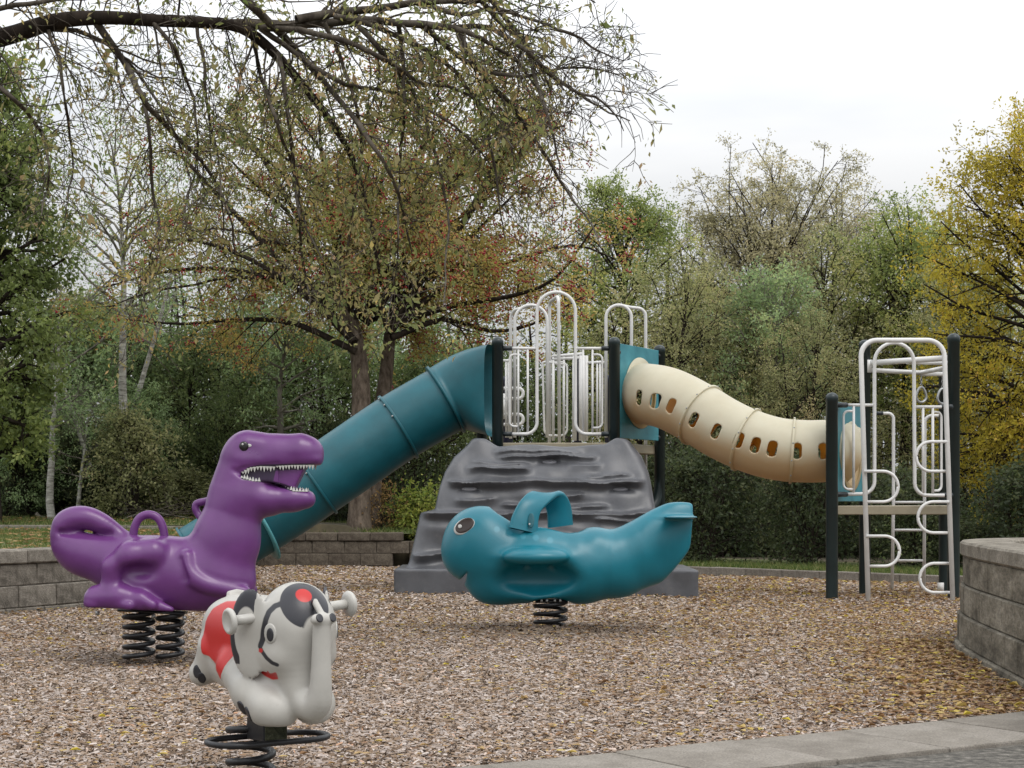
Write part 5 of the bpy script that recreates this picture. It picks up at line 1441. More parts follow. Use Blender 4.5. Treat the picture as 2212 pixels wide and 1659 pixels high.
def grass(name, x, y, z, h0, h1, w):
    k = len(x); h = rng.uniform(h0, h1, k); a = rng.uniform(0, 2*np.pi, k); ln = rng.normal(0, .5, (k, 2))*h[:, None]
    dx, dy = np.cos(a)*w, np.sin(a)*w
    V = np.stack([np.stack([x-dx, y-dy, z-.01], -1), np.stack([x+dx, y+dy, z-.01], -1), np.stack([x+ln[:, 0], y+ln[:, 1], z+h], -1)], 1).reshape(-1, 3)
    T = np.arange(k*3).reshape(-1, 3)
    return obj(name, npmesh(name, V, T, False, {'tint': ('FACE', rng.random(k))}), M['grass'], None, 'stuff')
M['grass'] = leafmat('grass_blade', [(0, (.045, .075, .018)), (.5, (.085, .125, .03)), (.8, (.15, .17, .05)), (1, (.26, .23, .11))], .3)
y = rng.uniform(13, 27, 26000); x = lw_x(y)-.15-rng.random(26000)*5.5
grass('terrace_grass', x, y, terr_z(x, y), .03, .08, .006)
x = rng.uniform(-14, -1.2, 16000); y = rng.uniform(27.25, 31.4, 16000); kp = (x < -4.5) | (y > 27.8); x, y = x[kp], y[kp]
grass('upper_grass', x, y, np.where(x < -4.5, .655+.015*(y-27), .515+.04*(y-27.7)), .04, .10, .008)
x = rng.uniform(-1.4, 9, 24000); y = rk_y(x)+.1+rng.random(24000)**1.5*2.6
grass('strip_grass', x, y, np.full(24000, .09), .03, .09, .008)
# ------------------------------------------------------------------ vegetation
def rnd(seed): return np.random.default_rng(seed)
def unit(a): return a/(np.linalg.norm(a, axis=-1, keepdims=True)+1e-9)
def grow(start, dr, length, n, wob, grav, g):
    """many branches at once: start (N,3), direction (N,3), length (N) -> points (N,n,3)"""
    N = len(start); Pn = np.empty((N, n, 3)); Pn[:, 0] = start; d = unit(dr); st = (length/(n-1))[:, None]
    for i in range(1, n):
        d = unit(d + g.normal(0, wob, (N, 3)) + np.array([0, 0, -grav])); Pn[:, i] = Pn[:, i-1]+d*st
    return Pn
def child(Pn, Rd, per, t0, t1, spread, length, n, wob, grav, g, up=0.0, rscale=.55):
    """per child branches on every parent; returns points and base radii"""
    N, m, _ = Pn.shape
    t = g.uniform(t0, t1, (N, per)); f = t*(m-1); i = np.minimum(f.astype(int), m-2); fr = (f-i)[..., None]
    ar = np.arange(N)[:, None]
    s = Pn[ar, i]*(1-fr)+Pn[ar, i+1]*fr; tg = unit(Pn[ar, i+1]-Pn[ar, i])
    rv = g.normal(0, 1, (N, per, 3)); rv -= tg*(rv*tg).sum(-1, keepdims=True); rv = unit(rv)
    d = unit(tg*(1-spread)+rv*spread+np.array([0, 0, up]))
    L = length*g.uniform(.6, 1.25, (N, per))*(1-.45*t)
    r = Rd[:, None]*(1-.75*t)*rscale
    return grow(s.reshape(-1, 3), d.reshape(-1, 3), L.reshape(-1), n, wob, grav, g), np.minimum(r, 1).reshape(-1)
def tubes(Pn, r0, tip=.25, sides=4):
    """batch of tapered tubes: Pn (N,n,3), r0 (N)"""
    N, n, _ = Pn.shape
    T = np.gradient(Pn, axis=1); T = unit(T)
    ref = np.where(np.abs(T[..., 2:3]) < .9, np.array([0, 0, 1.0]), np.array([1.0, 0, 0]))
    A = unit(np.cross(T, ref)); B = np.cross(T, A)
    r = r0[:, None]*np.linspace(1, tip, n)[None]
    a = np.linspace(0, 2*np.pi, sides, endpoint=False)
    V = Pn[:, :, None]+r[:, :, None, None]*(np.cos(a)[None, None, :, None]*A[:, :, None]+np.sin(a)[None, None, :, None]*B[:, :, None])
    b = (np.arange(N)*n*sides)[:, None, None]; i = np.arange(n-1)[None, :, None]; s = np.arange(sides)[None, None, :]; s2 = (s+1) % sides
    Q = np.stack([b+i*sides+s, b+i*sides+s2, b+(i+1)*sides+s2, b+(i+1)*sides+s], -1).reshape(-1, 4)
    return V.reshape(-1, 3), Q
def leaves_on(Pn, per, size, g, jit, hang=.3, t0=.15, asp=.5, big=0.0):
    """leaf blades along twigs -> verts, quads, owning twig"""
    N, m, _ = Pn.shape
    t = g.uniform(t0, 1, (N, per)); f = t*(m-1); i = np.minimum(f.astype(int), m-2); fr = (f-i)[..., None]; ar = np.arange(N)[:, None]
    s = (Pn[ar, i]*(1-fr)+Pn[ar, i+1]*fr).reshape(-1, 3); tg = unit(Pn[ar, i+1]-Pn[ar, i]).reshape(-1, 3); k = len(s)
    d = unit(tg*.5+g.normal(0, .8, (k, 3))+np.array([0, 0, -hang])); nn = g.normal(0, 1, (k, 3))+np.array([0, 0, .6]); w = unit(np.cross(d, nn)); up = np.cross(w, d)
    sz = size*(g.uniform(.6, 1.3, k)*np.where(g.random(k) < big, 1.9, 1.0))[:, None]
    s = s+g.normal(0, jit, (k, 3))
    V = np.stack([s, s+d*sz*.45-w*sz*asp*.5+up*sz*.10, s+d*sz+up*sz*g.normal(0, .12, (k, 1)), s+d*sz*.5+w*sz*asp*.5+up*sz*.10], 1).reshape(-1, 3)
    Q = np.arange(k*4).reshape(-1, 4)
    return V, Q, np.repeat(np.arange(N), per)

def build_tree(name, label, cat, base, H, trunk_r, R, z0=.25, limbs=26, sub=5, twig=4, per=6, size=.09, leaf='leaf_green', bark_='bark_dark', seed=1, shape=(.35, .9), elev=(10, 65), droop=.06, lean=(0, 0), stems=1, group=None, spreadR=None, tintbias=0.0, twl=.55, asp=.5, hang=.3, jit=.05, bare=None, bend=.05, kink=0, tints=(0, 1), squash=1.0, kind=None, twf=.5):
    g = rnd(seed); base = np.array(base, float)
    t = thing(name, label, cat, base, 0, group)
    # stems
    ns = 12; stems_p = []
    for k in range(stems):
        a = 2*np.pi*k/max(1, stems)+g.uniform(0, 1); tilt = 0 if stems == 1 else g.uniform(.12, .34)
        d = np.array([math.cos(a)*tilt+lean[0], math.sin(a)*tilt*.6+lean[1], 1.0]); hh = H*(.9 if k == 0 else g.uniform(.66, .88))
        stems_p.append(grow(np.zeros((1, 3)), d[None], np.array([hh*.93]), ns, bend, -.03, g)[0])
    SP = np.array(stems_p); SR = np.array([trunk_r*(1 if k == 0 else .7) for k in range(stems)])
    V0, Q0 = tubes(SP, SR, .16, 9)
    # limbs
    nl = limbs; tt = np.sort(g.random(nl)**.9); si = g.integers(0, stems, nl); tz = z0+(0.97-z0)*tt
    f = tz*(ns-1); i = np.minimum(f.astype(int), ns-2); fr = (f-i)[:, None]
    st = SP[si, i]*(1-fr)+SP[si, i+1]*fr
    az = (np.arange(nl)*2.39996+g.uniform(0, .8, nl)); el = np.radians(elev[0]+(elev[1]-elev[0])*tt+g.normal(0, 8, nl))
    d = np.stack([np.cos(az)*np.cos(el), np.sin(az)*np.cos(el)*squash, np.sin(el)], -1)
    c, w = shape
    ez = H*(z0+(1-z0)*c); ecz = np.where(st[:, 2]+.3*d[:, 2] > ez, H-ez, (ez-z0*H)*1.15); er = np.array([R, R, 1.0])
    cen = np.array([SP[0, -1, 0]*.7, SP[0, -1, 1]*.7, ez])
    a_ = d/np.stack([np.full(nl, R), np.full(nl, R), ecz], -1); b_ = (st-cen)/np.stack([np.full(nl, R), np.full(nl, R), ecz], -1)
    A2, B2, C2 = (a_*a_).sum(-1), (a_*b_).sum(-1), (b_*b_).sum(-1)-1
    reach = (-B2+np.sqrt(np.maximum(B2*B2-A2*C2, 0)))/A2
    Lm = np.clip(reach, .25*R, 2.6*R)*g.uniform(.62, .98, nl)
    LP = grow(st, d, Lm, 8, .10, droop*.5, g); LR = trunk_r*.36*(1-.55*tt)
    V1, Q1 = tubes(LP, LR, .3, 5)
    SB, SBr = child(LP, LR, sub, .25, 1.0, .5, R*.42, 6, .14, droop, g)
    V2, Q2 = tubes(SB, np.maximum(SBr, .006), .35, 4)
    # twigs also straight from the limb ends
    TW, TWr = child(SB, np.maximum(SBr, .006), twig, .2, 1.0, .55, twl, 4, .18, droop*1.3, g)
    pkt = g.random(len(TW)) < twf
    V3, Q3 = tubes(TW[pkt][:, ::3], np.maximum(TWr[pkt]*.8, .004), .5, 3)
    Vt, Qt = merge((V0, Q0)); tr = obj('trunk', npmesh('trunk', Vt, Qt, True), M[bark_], t)
    Vb, Qb = merge((V1, Q1), (V2, Q2), (V3, Q3)); obj('branches', npmesh('branches', Vb, Qb, True), M[bark_ if bark_ != 'birch' else 'bark_grey'], t)
    if bare is not None:
        zz = TW[:, 0, 2]/H; pk = g.random(len(TW)) > bare(zz); TWl = TW[pk]
    else: TWl = TW
    V4, Q4, own = leaves_on(TWl, per, size, g, jit, hang, asp=asp)
    # leaf colour: each limb, twig and leaf varies
    lt = g.normal(0, .16, nl); li = (np.arange(len(TW))//twig)//sub
    if bare is not None: li = li[pk]
    tw_t = lt[li % nl]+g.normal(0, .13, len(TWl))
    ti = np.clip(.5+tintbias+tw_t[own]+g.normal(0, .12, len(own)), tints[0], tints[1])
    obj('crown', npmesh('crown', V4, Q4, False, {'tint': ('FACE', ti)}), M[leaf], t)
    return t, TWl

def copy_tree(src, label, loc, rot, sc, group=None):
    r = src.copy(); C.objects.link(r); r.location = tuple(float(a) for a in loc); r.rotation_euler = (0, 0, rot)
    r.scale = (sc, sc, sc) if np.isscalar(sc) else sc
    r['label'] = label
    if group: r['group'] = group
    for ch in list(src.children):
        c = ch.copy(); C.objects.link(c); c.parent = r
    return r

M['leaf_dark'] = leafmat('leaf_dark', [(0, (0.027, 0.038, 0.019)), (.4, (0.054, 0.071, 0.034)), (.75, (0.089, 0.107, 0.053)), (1, (0.146, 0.155, 0.073))])
M['leaf_grey'] = leafmat('leaf_greygreen', [(0, (0.129, 0.184, 0.085)), (.45, (0.230, 0.310, 0.158)), (.8, (0.334, 0.427, 0.227)), (1, (0.468, 0.535, 0.264))])
M['leaf_green'] = leafmat('leaf_green', [(0, (0.112, 0.144, 0.052)), (.45, (0.227, 0.276, 0.096)), (.8, (0.366, 0.398, 0.140)), (1, (0.555, 0.515, 0.197))])
M['leaf_mid'] = leafmat('leaf_mid', [(0, (0.060, 0.085, 0.033)), (.45, (0.110, 0.147, 0.061)), (.8, (0.162, 0.200, 0.086)), (1, (0.228, 0.250, 0.105))])
M['leaf_olive'] = leafmat('leaf_olive', [(0, (0.144, 0.158, 0.078)), (.45, (0.297, 0.301, 0.151)), (.8, (0.429, 0.399, 0.212)), (1, (0.540, 0.447, 0.263))])
M['leaf_brown'] = leafmat('leaf_brown', [(0, (0.214, 0.197, 0.123)), (.45, (0.400, 0.362, 0.228)), (.8, (0.540, 0.473, 0.315)), (1, (0.642, 0.515, 0.348))])
M['leaf_yellow'] = leafmat('leaf_yellow', [(0, (0.227, 0.190, 0.040)), (.4, (0.383, 0.312, 0.044)), (.75, (0.511, 0.418, 0.056)), (1, (0.507, 0.306, 0.065))])
M['leaf_crab'] = leafmat('leaf_crab', [(0, (0.154, 0.175, 0.054)), (.35, (0.285, 0.272, 0.089)), (.6, (0.397, 0.320, 0.112)), (.8, (0.431, 0.250, 0.107)), (1, (0.635, 0.526, 0.150))])
M['leaf_over'] = leafmat('leaf_over', [(0, (0.117, 0.153, 0.057)), (.35, (0.223, 0.237, 0.096)), (.65, (0.339, 0.282, 0.141)), (.85, (0.381, 0.253, 0.154)), (1, (0.597, 0.470, 0.172))])
M['leaf_bright'] = leafmat('leaf_bright', [(0, (0.112, 0.169, 0.037)), (.5, (0.217, 0.275, 0.063)), (1, (0.369, 0.358, 0.082))])
M['leaf_orange'] = leafmat('leaf_orange', [(0, (0.142, 0.081, 0.039)), (.5, (0.262, 0.159, 0.066)), (1, (0.314, 0.221, 0.098))])
mb, nt, bb = newmat('berry'); bb.inputs['Base Color'].default_value = (.30, .014, .02, 1); bb.inputs['Roughness'].default_value = .35; M['berry'] = mb

gz = lambda x: .05+.62*float(sst(-1.0, -3.0, np.array(float(x))))
def at(u, Y): x = (u-1106)*Y/F; return (x, Y, gz(x))
def hgt(v, Y, u=1106): return EYE+(1080-v)*Y/F-gz((u-1106)*Y/F)

# --- crabapple with red berries behind the slide (two trunks)
def crabapple():
    g = rnd(42); Y = 28.6
    t = thing('crabapple_tree', 'broad crabapple tree full of red berries with two brown trunks behind the teal slide', 'tree', at(775, Y))
    o = np.array(at(775, Y))
    W = lambda u, v, dy=0: P(u, v, Y+dy)-o
    # main trunks and limbs traced as real 3-D curves
    tr1 = spline([W(775, 1165), W(778, 1050), W(780, 900), W(778, 800, .1), W(765, 720, .1), W(735, 640, 0)], 4)
    tr2 = spline([W(800, 1150, .25), W(808, 1000, .4), W(822, 900, .6), W(835, 800, .8), W(842, 720, .8)], 4)
    V, Q = merge(tube(tr1, np.interp(np.linspace(0, 1, len(tr1)), [0, .1, 1], [.24, .19, .11]), 12), tube(tr2, np.linspace(.17, .10, len(tr2)), 12))
    obj('trunk', npmesh('trunk', V, Q, True), M['bark_brown'], t)
    L = []
    specs = [[(765, 740), (700, 650), (620, 545), (520, 470), (400, 440)], [(770, 760), (640, 700), (520, 690), (400, 700), (270, 690)], [(842, 720), (860, 600), (900, 450), (930, 320), (940, 230)],
             [(842, 720), (920, 620), (1000, 530), (1080, 450), (1160, 370)], [(845, 730), (960, 690), (1060, 715), (1150, 700), (1260, 640)], [(850, 700), (980, 610), (1120, 560), (1240, 530), (1330, 560)],
             [(735, 640), (720, 500), (700, 370), (690, 270), (700, 200)], [(740, 650), (650, 480), (560, 330), (500, 250), (470, 220)], [(840, 720), (800, 560), (790, 400), (810, 280), (830, 200)],
             [(735, 640), (600, 600), (460, 580), (340, 590), (230, 620)], [(850, 690), (1000, 480), (1080, 330), (1120, 250), (1150, 220)], [(845, 700), (980, 660), (1100, 640), (1200, 600), (1290, 480)],
             [(765, 740), (660, 640), (540, 560), (420, 520), (310, 520)], [(842, 720), (940, 560), (1050, 420), (1160, 300), (1220, 270)], [(770, 740), (760, 640), (880, 560), (960, 380), (1010, 240)], [(770, 740), (600, 560), (450, 400), (380, 330), (330, 330)]]
    for s in specs:
        dy = g.uniform(-2.2, 2.2)
        L.append(spline([W(u, v, dy*k/4+g.normal(0, .1)) for k, (u, v) in enumerate(s)], 3)[:13])
    for k in range(44):
        a = g.uniform(0, 2*np.pi); s0 = W(800+g.uniform(-60, 60), 700-g.uniform(0, 120), g.uniform(0, .5)); e = np.array([math.cos(a)*g.uniform(2, 4.2), math.sin(a)*g.uniform(1.2, 2.6), g.uniform(-.5, 3.7)])
        p = np.linspace(0, 1, 13)[:, None]; L.append(s0+e*p+np.array([0, 0, 1])*np.sin(p*np.pi)*.35+g.normal(0, .03, (13, 3)))
    L = np.array(L); LR = np.full(len(L), .045); LR[:16] = .06
    V1, Q1 = tubes(L, LR, .2, 7)
    SB, SBr = child(L, LR, 9, .15, 1, .5, 1.35, 7, .14, .03, g)
    V2, Q2 = tubes(SB, np.clip(SBr*.6, .006, .022), .3, 4)
    TW, TWr = child(SB, SBr, 6, .15, 1, .5, .5, 4, .2, .08, g)
    V3, Q3 = tubes(TW[::2], np.full(len(TW[::2]), .0055), .5, 3)
    obj('branches', npmesh('branches', *merge((V1, Q1), (V2, Q2), (V3, Q3)), smooth=True), M['bark_dark'], t)
    V4, Q4, own = leaves_on(TW, 29, .060, g, .10, .2, asp=.5)
    li = np.arange(len(TW))//54; rust = .22*np.exp(-((TW[:, 0, 0]+1.2)/1.3)**2-((TW[:, 0, 2]-3.6)/.9)**2)+.18*sst(1.6, 3.6, TW[:, 0, 0])
    ti = np.clip(.40+rust[own]+g.normal(0, .15, len(L))[li][own]+g.normal(0, .17, len(own)), 0, 1)
    obj('crown', npmesh('crown', V4, Q4, False, {'tint': ('FACE', ti)}), M['leaf_crab'], t)
    # berries in small bunches, as one mass
    pk = g.random(len(TW)) < .85; T2 = TW[pk]; wt = (.42+.58*sst(-3, 2.0, T2[:, 3, 0]-T2[:, 3, 2]*.5+2)); T2 = T2[g.random(len(T2)) < wt]
    c = np.repeat(T2[:, 2], 6, 0)+g.normal(0, .045, (len(T2)*6, 3)); r = .0185*g.uniform(.8, 1.25, len(c))[:, None]
    oc = np.array([(1, 0, 0), (-1, 0, 0), (0, 1, 0), (0, -1, 0), (0, 0, 1), (0, 0, -1)], float)
    Vv = (c[:, None]+oc[None]*r[:, :, None]).reshape(-1, 3); tf = np.array([(0, 2, 4), (2, 1, 4), (1, 3, 4), (3, 0, 4), (2, 0, 5), (1, 2, 5), (3, 1, 5), (0, 3, 5)])
    Tq = (np.arange(len(c))[:, None, None]*6+tf[None]).reshape(-1, 3)
    obj('berries', npmesh('berries', Vv, Tq, True), M['berry'], t, 'stuff')
crabapple()

# --- big limb overhanging from the left (trunk outside the frame)
def overhang():
    g = rnd(5); Y = 12.0
    o = np.array([-6.6, 12.3, 0.5]); t = thing('overhanging_tree', 'dark bare-twigged tree limb reaching over from the left with drooping leafy twigs', 'tree', o)
    W = lambda u, v, dy=0: P(u, v, Y+dy)-o
    trunk = spline([(0, 0, -.1), (0.05, 0, 1.2), (.0, -.1, 2.6), (-.15, -.1, 4.2), (-.3, 0, 6.5)], 5)
    limb = spline([np.array([-.02, -.1, 3.0]), W(-560, 190, .1), W(-200, 120), W(0, 82), W(120, 46), W(230, 38), W(330, 44), W(430, 48), W(520, 60), W(590, 112, .1), W(650, 180, .2), W(705, 250, .2), W(760, 340, .3), W(795, 460, .4), W(822, 600, .5)], 4)
    V, Q = merge(tube(trunk, np.linspace(.30, .2, len(trunk)), 12), tube(limb, np.interp(np.linspace(0, 1, len(limb)), [0, .2, .38, .6, .75, 1], [.085, .066, .046, .038, .030, .010]), 9))
    obj('trunk', npmesh('trunk', V, Q, True), M['bark_dark'], t)
    sec = [[(505, 55), (620, 50), (760, 40), (900, 45), (1010, 70), (1100, 120), (1180, 200)], [(480, -60), (560, 30), (640, 105), (720, 200), (800, 300), (860, 420), (890, 540)], [(640, 45), (760, 20), (900, 5), (1040, -5), (1150, -20), (1260, -30), (1340, 0)],
           [(205, 36), (285, 138), (318, 205), (395, 290), (470, 375), (505, 460), (512, 540)], [(820, 45), (940, 60), (1060, 60), (1150, 110), (1240, 180), (1330, 240), (1405, 262)], [(900, 45), (980, 110), (1060, 150), (1150, 160), (1250, 145), (1330, 150), (1400, 170)],
           [(760, 40), (840, 110), (910, 210), (960, 330), (985, 450), (990, 560), (985, 650)], [(600, 110), (630, 250), (640, 380), (650, 500), (662, 600), (670, 680), (672, 740)], [(1000, 70), (1080, 190), (1150, 260), (1200, 330), (1260, 420), (1300, 470), (1340, 540)],
           [(316, 205), (330, 290), (330, 400), (345, 480), (330, 560), (318, 640), (312, 700)], [(700, 45), (730, 120), (760, 220), (770, 330), (760, 450), (745, 560), (740, 640)], [(540, 70), (560, 170), (590, 270), (625, 370), (650, 470), (690, 560), (720, 620)],
           [(1040, -5), (1120, 60), (1190, 130), (1260, 180), (1320, 200), (1370, 245), (1385, 280)], [(860, 45), (880, 150), (880, 270), (870, 400), (865, 520), (850, 620), (840, 700)], [(900, 5), (1000, 30), (1090, 20), (1180, 40), (1270, 70), (1340, 110), (1392, 128)],
           [(-180, 120), (-60, 160), (30, 210), (90, 280), (105, 360), (95, 420), (90, 470)], [(100, 60), (130, 140), (150, 230), (165, 330), (160, 400), (150, 450), (140, 500)], [(560, 60), (640, 120), (740, 180), (850, 200), (950, 250), (1040, 330), (1100, 420)],
           [(1020, -60), (1100, 30), (1160, 110), (1200, 210), (1230, 290), (1245, 350), (1255, 400)], [(-120, 60), (0, 20), (90, 8), (180, -5), (280, -15), (380, -20), (480, -10)], [(60, 60), (160, 70), (240, 110), (300, 170), (350, 260), (380, 350), (400, 440)], [(330, 44), (380, 110), (420, 190), (440, 280), (435, 360), (420, 430), (410, 500)], [(560, 62), (680, 70), (800, 120), (900, 180), (1000, 200), (1080, 250), (1150, 330)], [(720, 30), (850, 70), (960, 130), (1040, 220), (1080, 330), (1100, 430), (1110, 520)], [(420, 48), (440, 140), (450, 240), (470, 330), (480, 430), (485, 520), (490, 600)]]
    sq = lambda u: u if u < 950 else 950+(u-950)*.88
    L = np.array([spline([W(sq(u), v, (k_/6)*g.uniform(-1.2, 1.2)) for k_, (u, v) in enumerate(s)], 3)[:19] for s in sec])
    L += np.cumsum(g.normal(0, .008, L.shape), axis=1)
    LR = np.array([.042, .036, .034, .030, .026, .022, .02, .018, .024, .016, .017, .018, .02, .018, .02, .022, .015, .022, .022, .022, .02, .016, .024, .022, .014])
    V1, Q1 = tubes(L, LR, .16, 7)
    SB, SBr = child(L, LR, 20, .06, 1, .48, .72, 8, .17, .03, g)
    LM = np.array([limb[i:i+19] for i in (8, 16, 24, 32)]); SB2, SBr2 = child(LM, np.full(4, .03), 16, 0, 1, .8, .8, 8, .16, .06, g); SB = np.concatenate([SB, SB2]); SBr = np.concatenate([SBr, SBr2])
    V2, Q2 = tubes(SB, np.clip(SBr*.6, .0032, .009), .35, 4)
    TW, TWr = child(SB, SBr, 5, .15, 1, .55, .36, 6, .24, .05, g)
    V3, Q3 = tubes(TW[:, [0, 1, 3, 5]], np.full(len(TW), .0032), .6, 3)
    obj('branches', npmesh('branches', *merge((V1, Q1), (V2, Q2), (V3, Q3)), smooth=True), M['bark_twig'], t)
    # leaves: many in the middle, nearly none on the right-hand tips
    tip = TW[:, 3]+o; u = 1106+F*tip[:, 0]/tip[:, 1]; v = 1080-F*(tip[:, 2]-EYE)/tip[:, 1]
    den = .50+.42*sst(500, 800, u)*(1-sst(1000, 1180, u))-.36*sst(1120, 1250, u)
    T2 = TW[g.random(len(TW)) < den]
    V4, Q4, own = leaves_on(T2, 9, .043, g, .035, .75, asp=.42, big=.08)
    ti = np.clip(.45+g.normal(0, .18, len(T2))[own]+g.normal(0, .15, len(own)), 0, 1)
    obj('leaves', npmesh('leaves', V4, Q4, False, {'tint': ('FACE', ti)}), M['leaf_over'], t)
overhang()

# --- trees of the wood, left to right
def tree(name, label, u, Y, vtop, **k): return build_tree(name, label, 'tree', at(u, Y), hgt(vtop, Y, u), **k)
WG = 'trees of the wood behind the playground'
tree('maple_tree', 'tall dense dark green tree filling the left edge of the picture', -25, 27.8, 40, trunk_r=.22, R=1.45, z0=.12, limbs=74, sub=7, twig=5, per=14, size=.095, leaf='leaf_green', seed=3, shape=(.40, .85), elev=(5, 60), group=WG, tintbias=-.2, bend=.01)
birch, _ = tree('birch_tree', 'white-barked birch rising between the dinosaur tail and slide, the thickest white trunk', 282, 30.9, 150, trunk_r=.105, R=1.5, z0=.50, limbs=30, sub=5, twig=4, per=5, size=.06, leaf='leaf_grey', bark_='birch', seed=8, elev=(30, 70), lean=(.03, 0), group=WG, tintbias=.1, bend=.035)
tree('birch_tree', 'slim crooked pale birch nearest the left edge with a kinked trunk', 112, 30.2, 560, trunk_r=.075, R=.9, z0=.42, limbs=18, sub=4, twig=4, per=6, size=.06, leaf='leaf_grey', bark_='birch', seed=18, elev=(20, 60), lean=(-.05, 0), group=WG, bend=.06)
tree('birch_tree', 'thin pale forked birch showing high up left of the thickest birch', 232, 31.4, 230, trunk_r=.075, R=1.3, z0=.5, limbs=24, sub=5, twig=4, per=5, size=.06, leaf='leaf_grey', bark_='birch', seed=28, elev=(35, 75), group=WG, bend=.03, stems=2)
tree('birch_tree', 'pale slender birch half hidden behind the crabapple crown', 510, 35, 330, trunk_r=.07, R=1.3, z0=.5, limbs=22, sub=5, twig=4, per=5, size=.06, leaf='leaf_grey', bark_='birch', seed=38, elev=(35, 75), group=WG, bend=.03)
tree('sapling', 'short thin birch sapling under the tail-side birches at the wood edge', 165, 30.3, 850, trunk_r=.045, R=.7, z0=.35, limbs=12, sub=4, twig=3, per=6, size=.06, leaf='leaf_grey', bark_='birch', seed=48, elev=(20, 60), lean=(.06, 0), group=WG)
tree('poplar_tree', 'leaning grey poplar with pale forked branches above the dinosaur head', 590, 30.9, 640, trunk_r=.10, R=1.5, z0=.45, limbs=20, sub=5, twig=4, per=7, size=.075, leaf='leaf_grey', bark_='bark_grey', seed=58, elev=(5, 55), lean=(.14, 0), group=WG, tintbias=-.05)
# leafy thicket trees on the left, copied from three grown ones
tA, _ = tree('thicket_tree', 'grey-green leafy poplar thicket tree right of the crooked birch', 190, 33.4, 640, trunk_r=.07, R=1.5, z0=.10, limbs=40, sub=7, twig=5, per=9, size=.085, leaf='leaf_grey', seed=61, shape=(.35, .9), elev=(5, 65), group=WG, tintbias=-.05, stems=2)
tB, _ = tree('thicket_tree', 'dark green leafy thicket tree between the birches and poplar', 420, 33.4, 640, trunk_r=.08, R=1.7, z0=.08, limbs=44, sub=7, twig=5, per=9, size=.085, leaf='leaf_mid', seed=62, shape=(.35, .9), elev=(5, 65), group=WG, tintbias=.12, stems=2)
tC, _ = tree('thicket_tree', 'olive leafy thicket tree at the left edge below the maple', 40, 33.2, 580, trunk_r=.08, R=1.6, z0=.10, limbs=40, sub=7, twig=5, per=9, size=.085, leaf='leaf_olive', seed=63, shape=(.35, .9), elev=(5, 65), group=WG, tintbias=-.3, stems=2)
for src, u, Y, s, rot, lab in ((tA, 545, 33.2, 1.05, 2.0, 'grey-green thicket tree just left of the leaning poplar'), (tB, 300, 34.5, 1.1, 1.2, 'dark thicket tree directly behind the thickest birch'), (tB, 690, 33.5, 1.0, 3.9, 'dark thicket tree right of the leaning poplar behind the crabapple trunk'),
                               (tA, 330, 31.2, .62, 4.4, 'low grey-green thicket bush above the dinosaur seat handle'), (tC, 120, 34.5, 1.25, 2.6, 'tall olive thicket tree behind the crooked birch'), (tA, 60, 30.6, .6, 5.2, 'low grey-green bush above the left terrace kerb'),
                               (tB, 480, 30.9, .62, 5.5, 'low dark bush left of the dinosaur head'), (tB, 880, 33.5, .95, .5, 'dark thicket tree behind the slide hood'), (tA, 930, 35.5, 1.25, 3.3, 'grey-green tree behind the crabapple right half'), (tB, 1110, 35.5, 1.1, 2.2, 'dark tree behind the white hoops of the tower')):
    copy_tree(src, lab, at(u, Y+.8), rot, s, WG)
# right half
tree('maple_tree', 'round-topped green maple standing above the right end of the crabapple', 1335, 38, 385, trunk_r=.17, R=1.95, z0=.38, limbs=76, sub=7, twig=5, per=16, size=.072, leaf='leaf_green', seed=71, shape=(.5, .8), elev=(0, 70), group=WG, tintbias=.02)
tO, _ = tree('elm_tree', 'olive-brown elm with fine twigs just right of the tower hoops', 1445, 34.5, 520, trunk_r=.10, R=1.7, z0=.2, limbs=58, sub=7, twig=5, per=13, size=.058, leaf='leaf_olive', seed=72, shape=(.5, .75), elev=(5, 70), group=WG, tintbias=.05, stems=2)
tree('cottonwood_tree', 'tallest thin-leaved brown cottonwood with many bare twigs over the beige tube', 1690, 41, 335, trunk_r=.14, R=2.75, z0=.28, limbs=130, sub=8, twig=6, per=15, size=.062, leaf='leaf_brown', seed=73, shape=(.55, .8), elev=(10, 75), group=WG, tintbias=-.08, stems=5, hang=.5, twf=.9)
tree('poplar_tree', 'grey-green poplar in front of the brown cottonwood above the beige tube', 1650, 35, 560, trunk_r=.11, R=1.5, z0=.3, limbs=46, sub=6, twig=5, per=10, size=.07, leaf='leaf_grey', bark_='bark_grey', seed=74, shape=(.45, .8), elev=(15, 70), group=WG, tintbias=.12)
tG, _ = tree('ash_tree', 'bright green ash with dark trunk between the cottonwood and yellow tree', 1945, 36, 395, trunk_r=.14, R=1.7, z0=.38, limbs=60, sub=7, twig=5, per=14, size=.068, leaf='leaf_green', seed=75, shape=(.55, .75), elev=(0, 70), group=WG, tintbias=.02)
tree('yellow_ash_tree', 'golden yellow autumn tree at the right edge', 2225, 29, 205, trunk_r=.16, R=2.5, z0=.20, limbs=110, sub=8, twig=5, per=15, size=.066, leaf='leaf_yellow', seed=76, shape=(.45, .85), elev=(-5, 65), group=WG, tintbias=0.0, droop=.04)
for src, u, Y, s, rot, lab in ((tO, 1560, 36, 1.0, 1.9, 'olive tree behind the middle of the beige tube'), (tO, 1800, 36.5, 1.12, 4.0, 'olive tree left of the right tower behind the tube end'), (tO, 1745, 33.5, .78, .8, 'short olive tree just above the beige tube end'),
                               (tO, 2090, 34, .95, 3.0, 'olive tree behind the tall right tower post'), (tG, 2120, 36, .85, 2.1, 'green tree below the golden tree')):
    copy_tree(src, lab, at(u, Y), rot, s, WG)
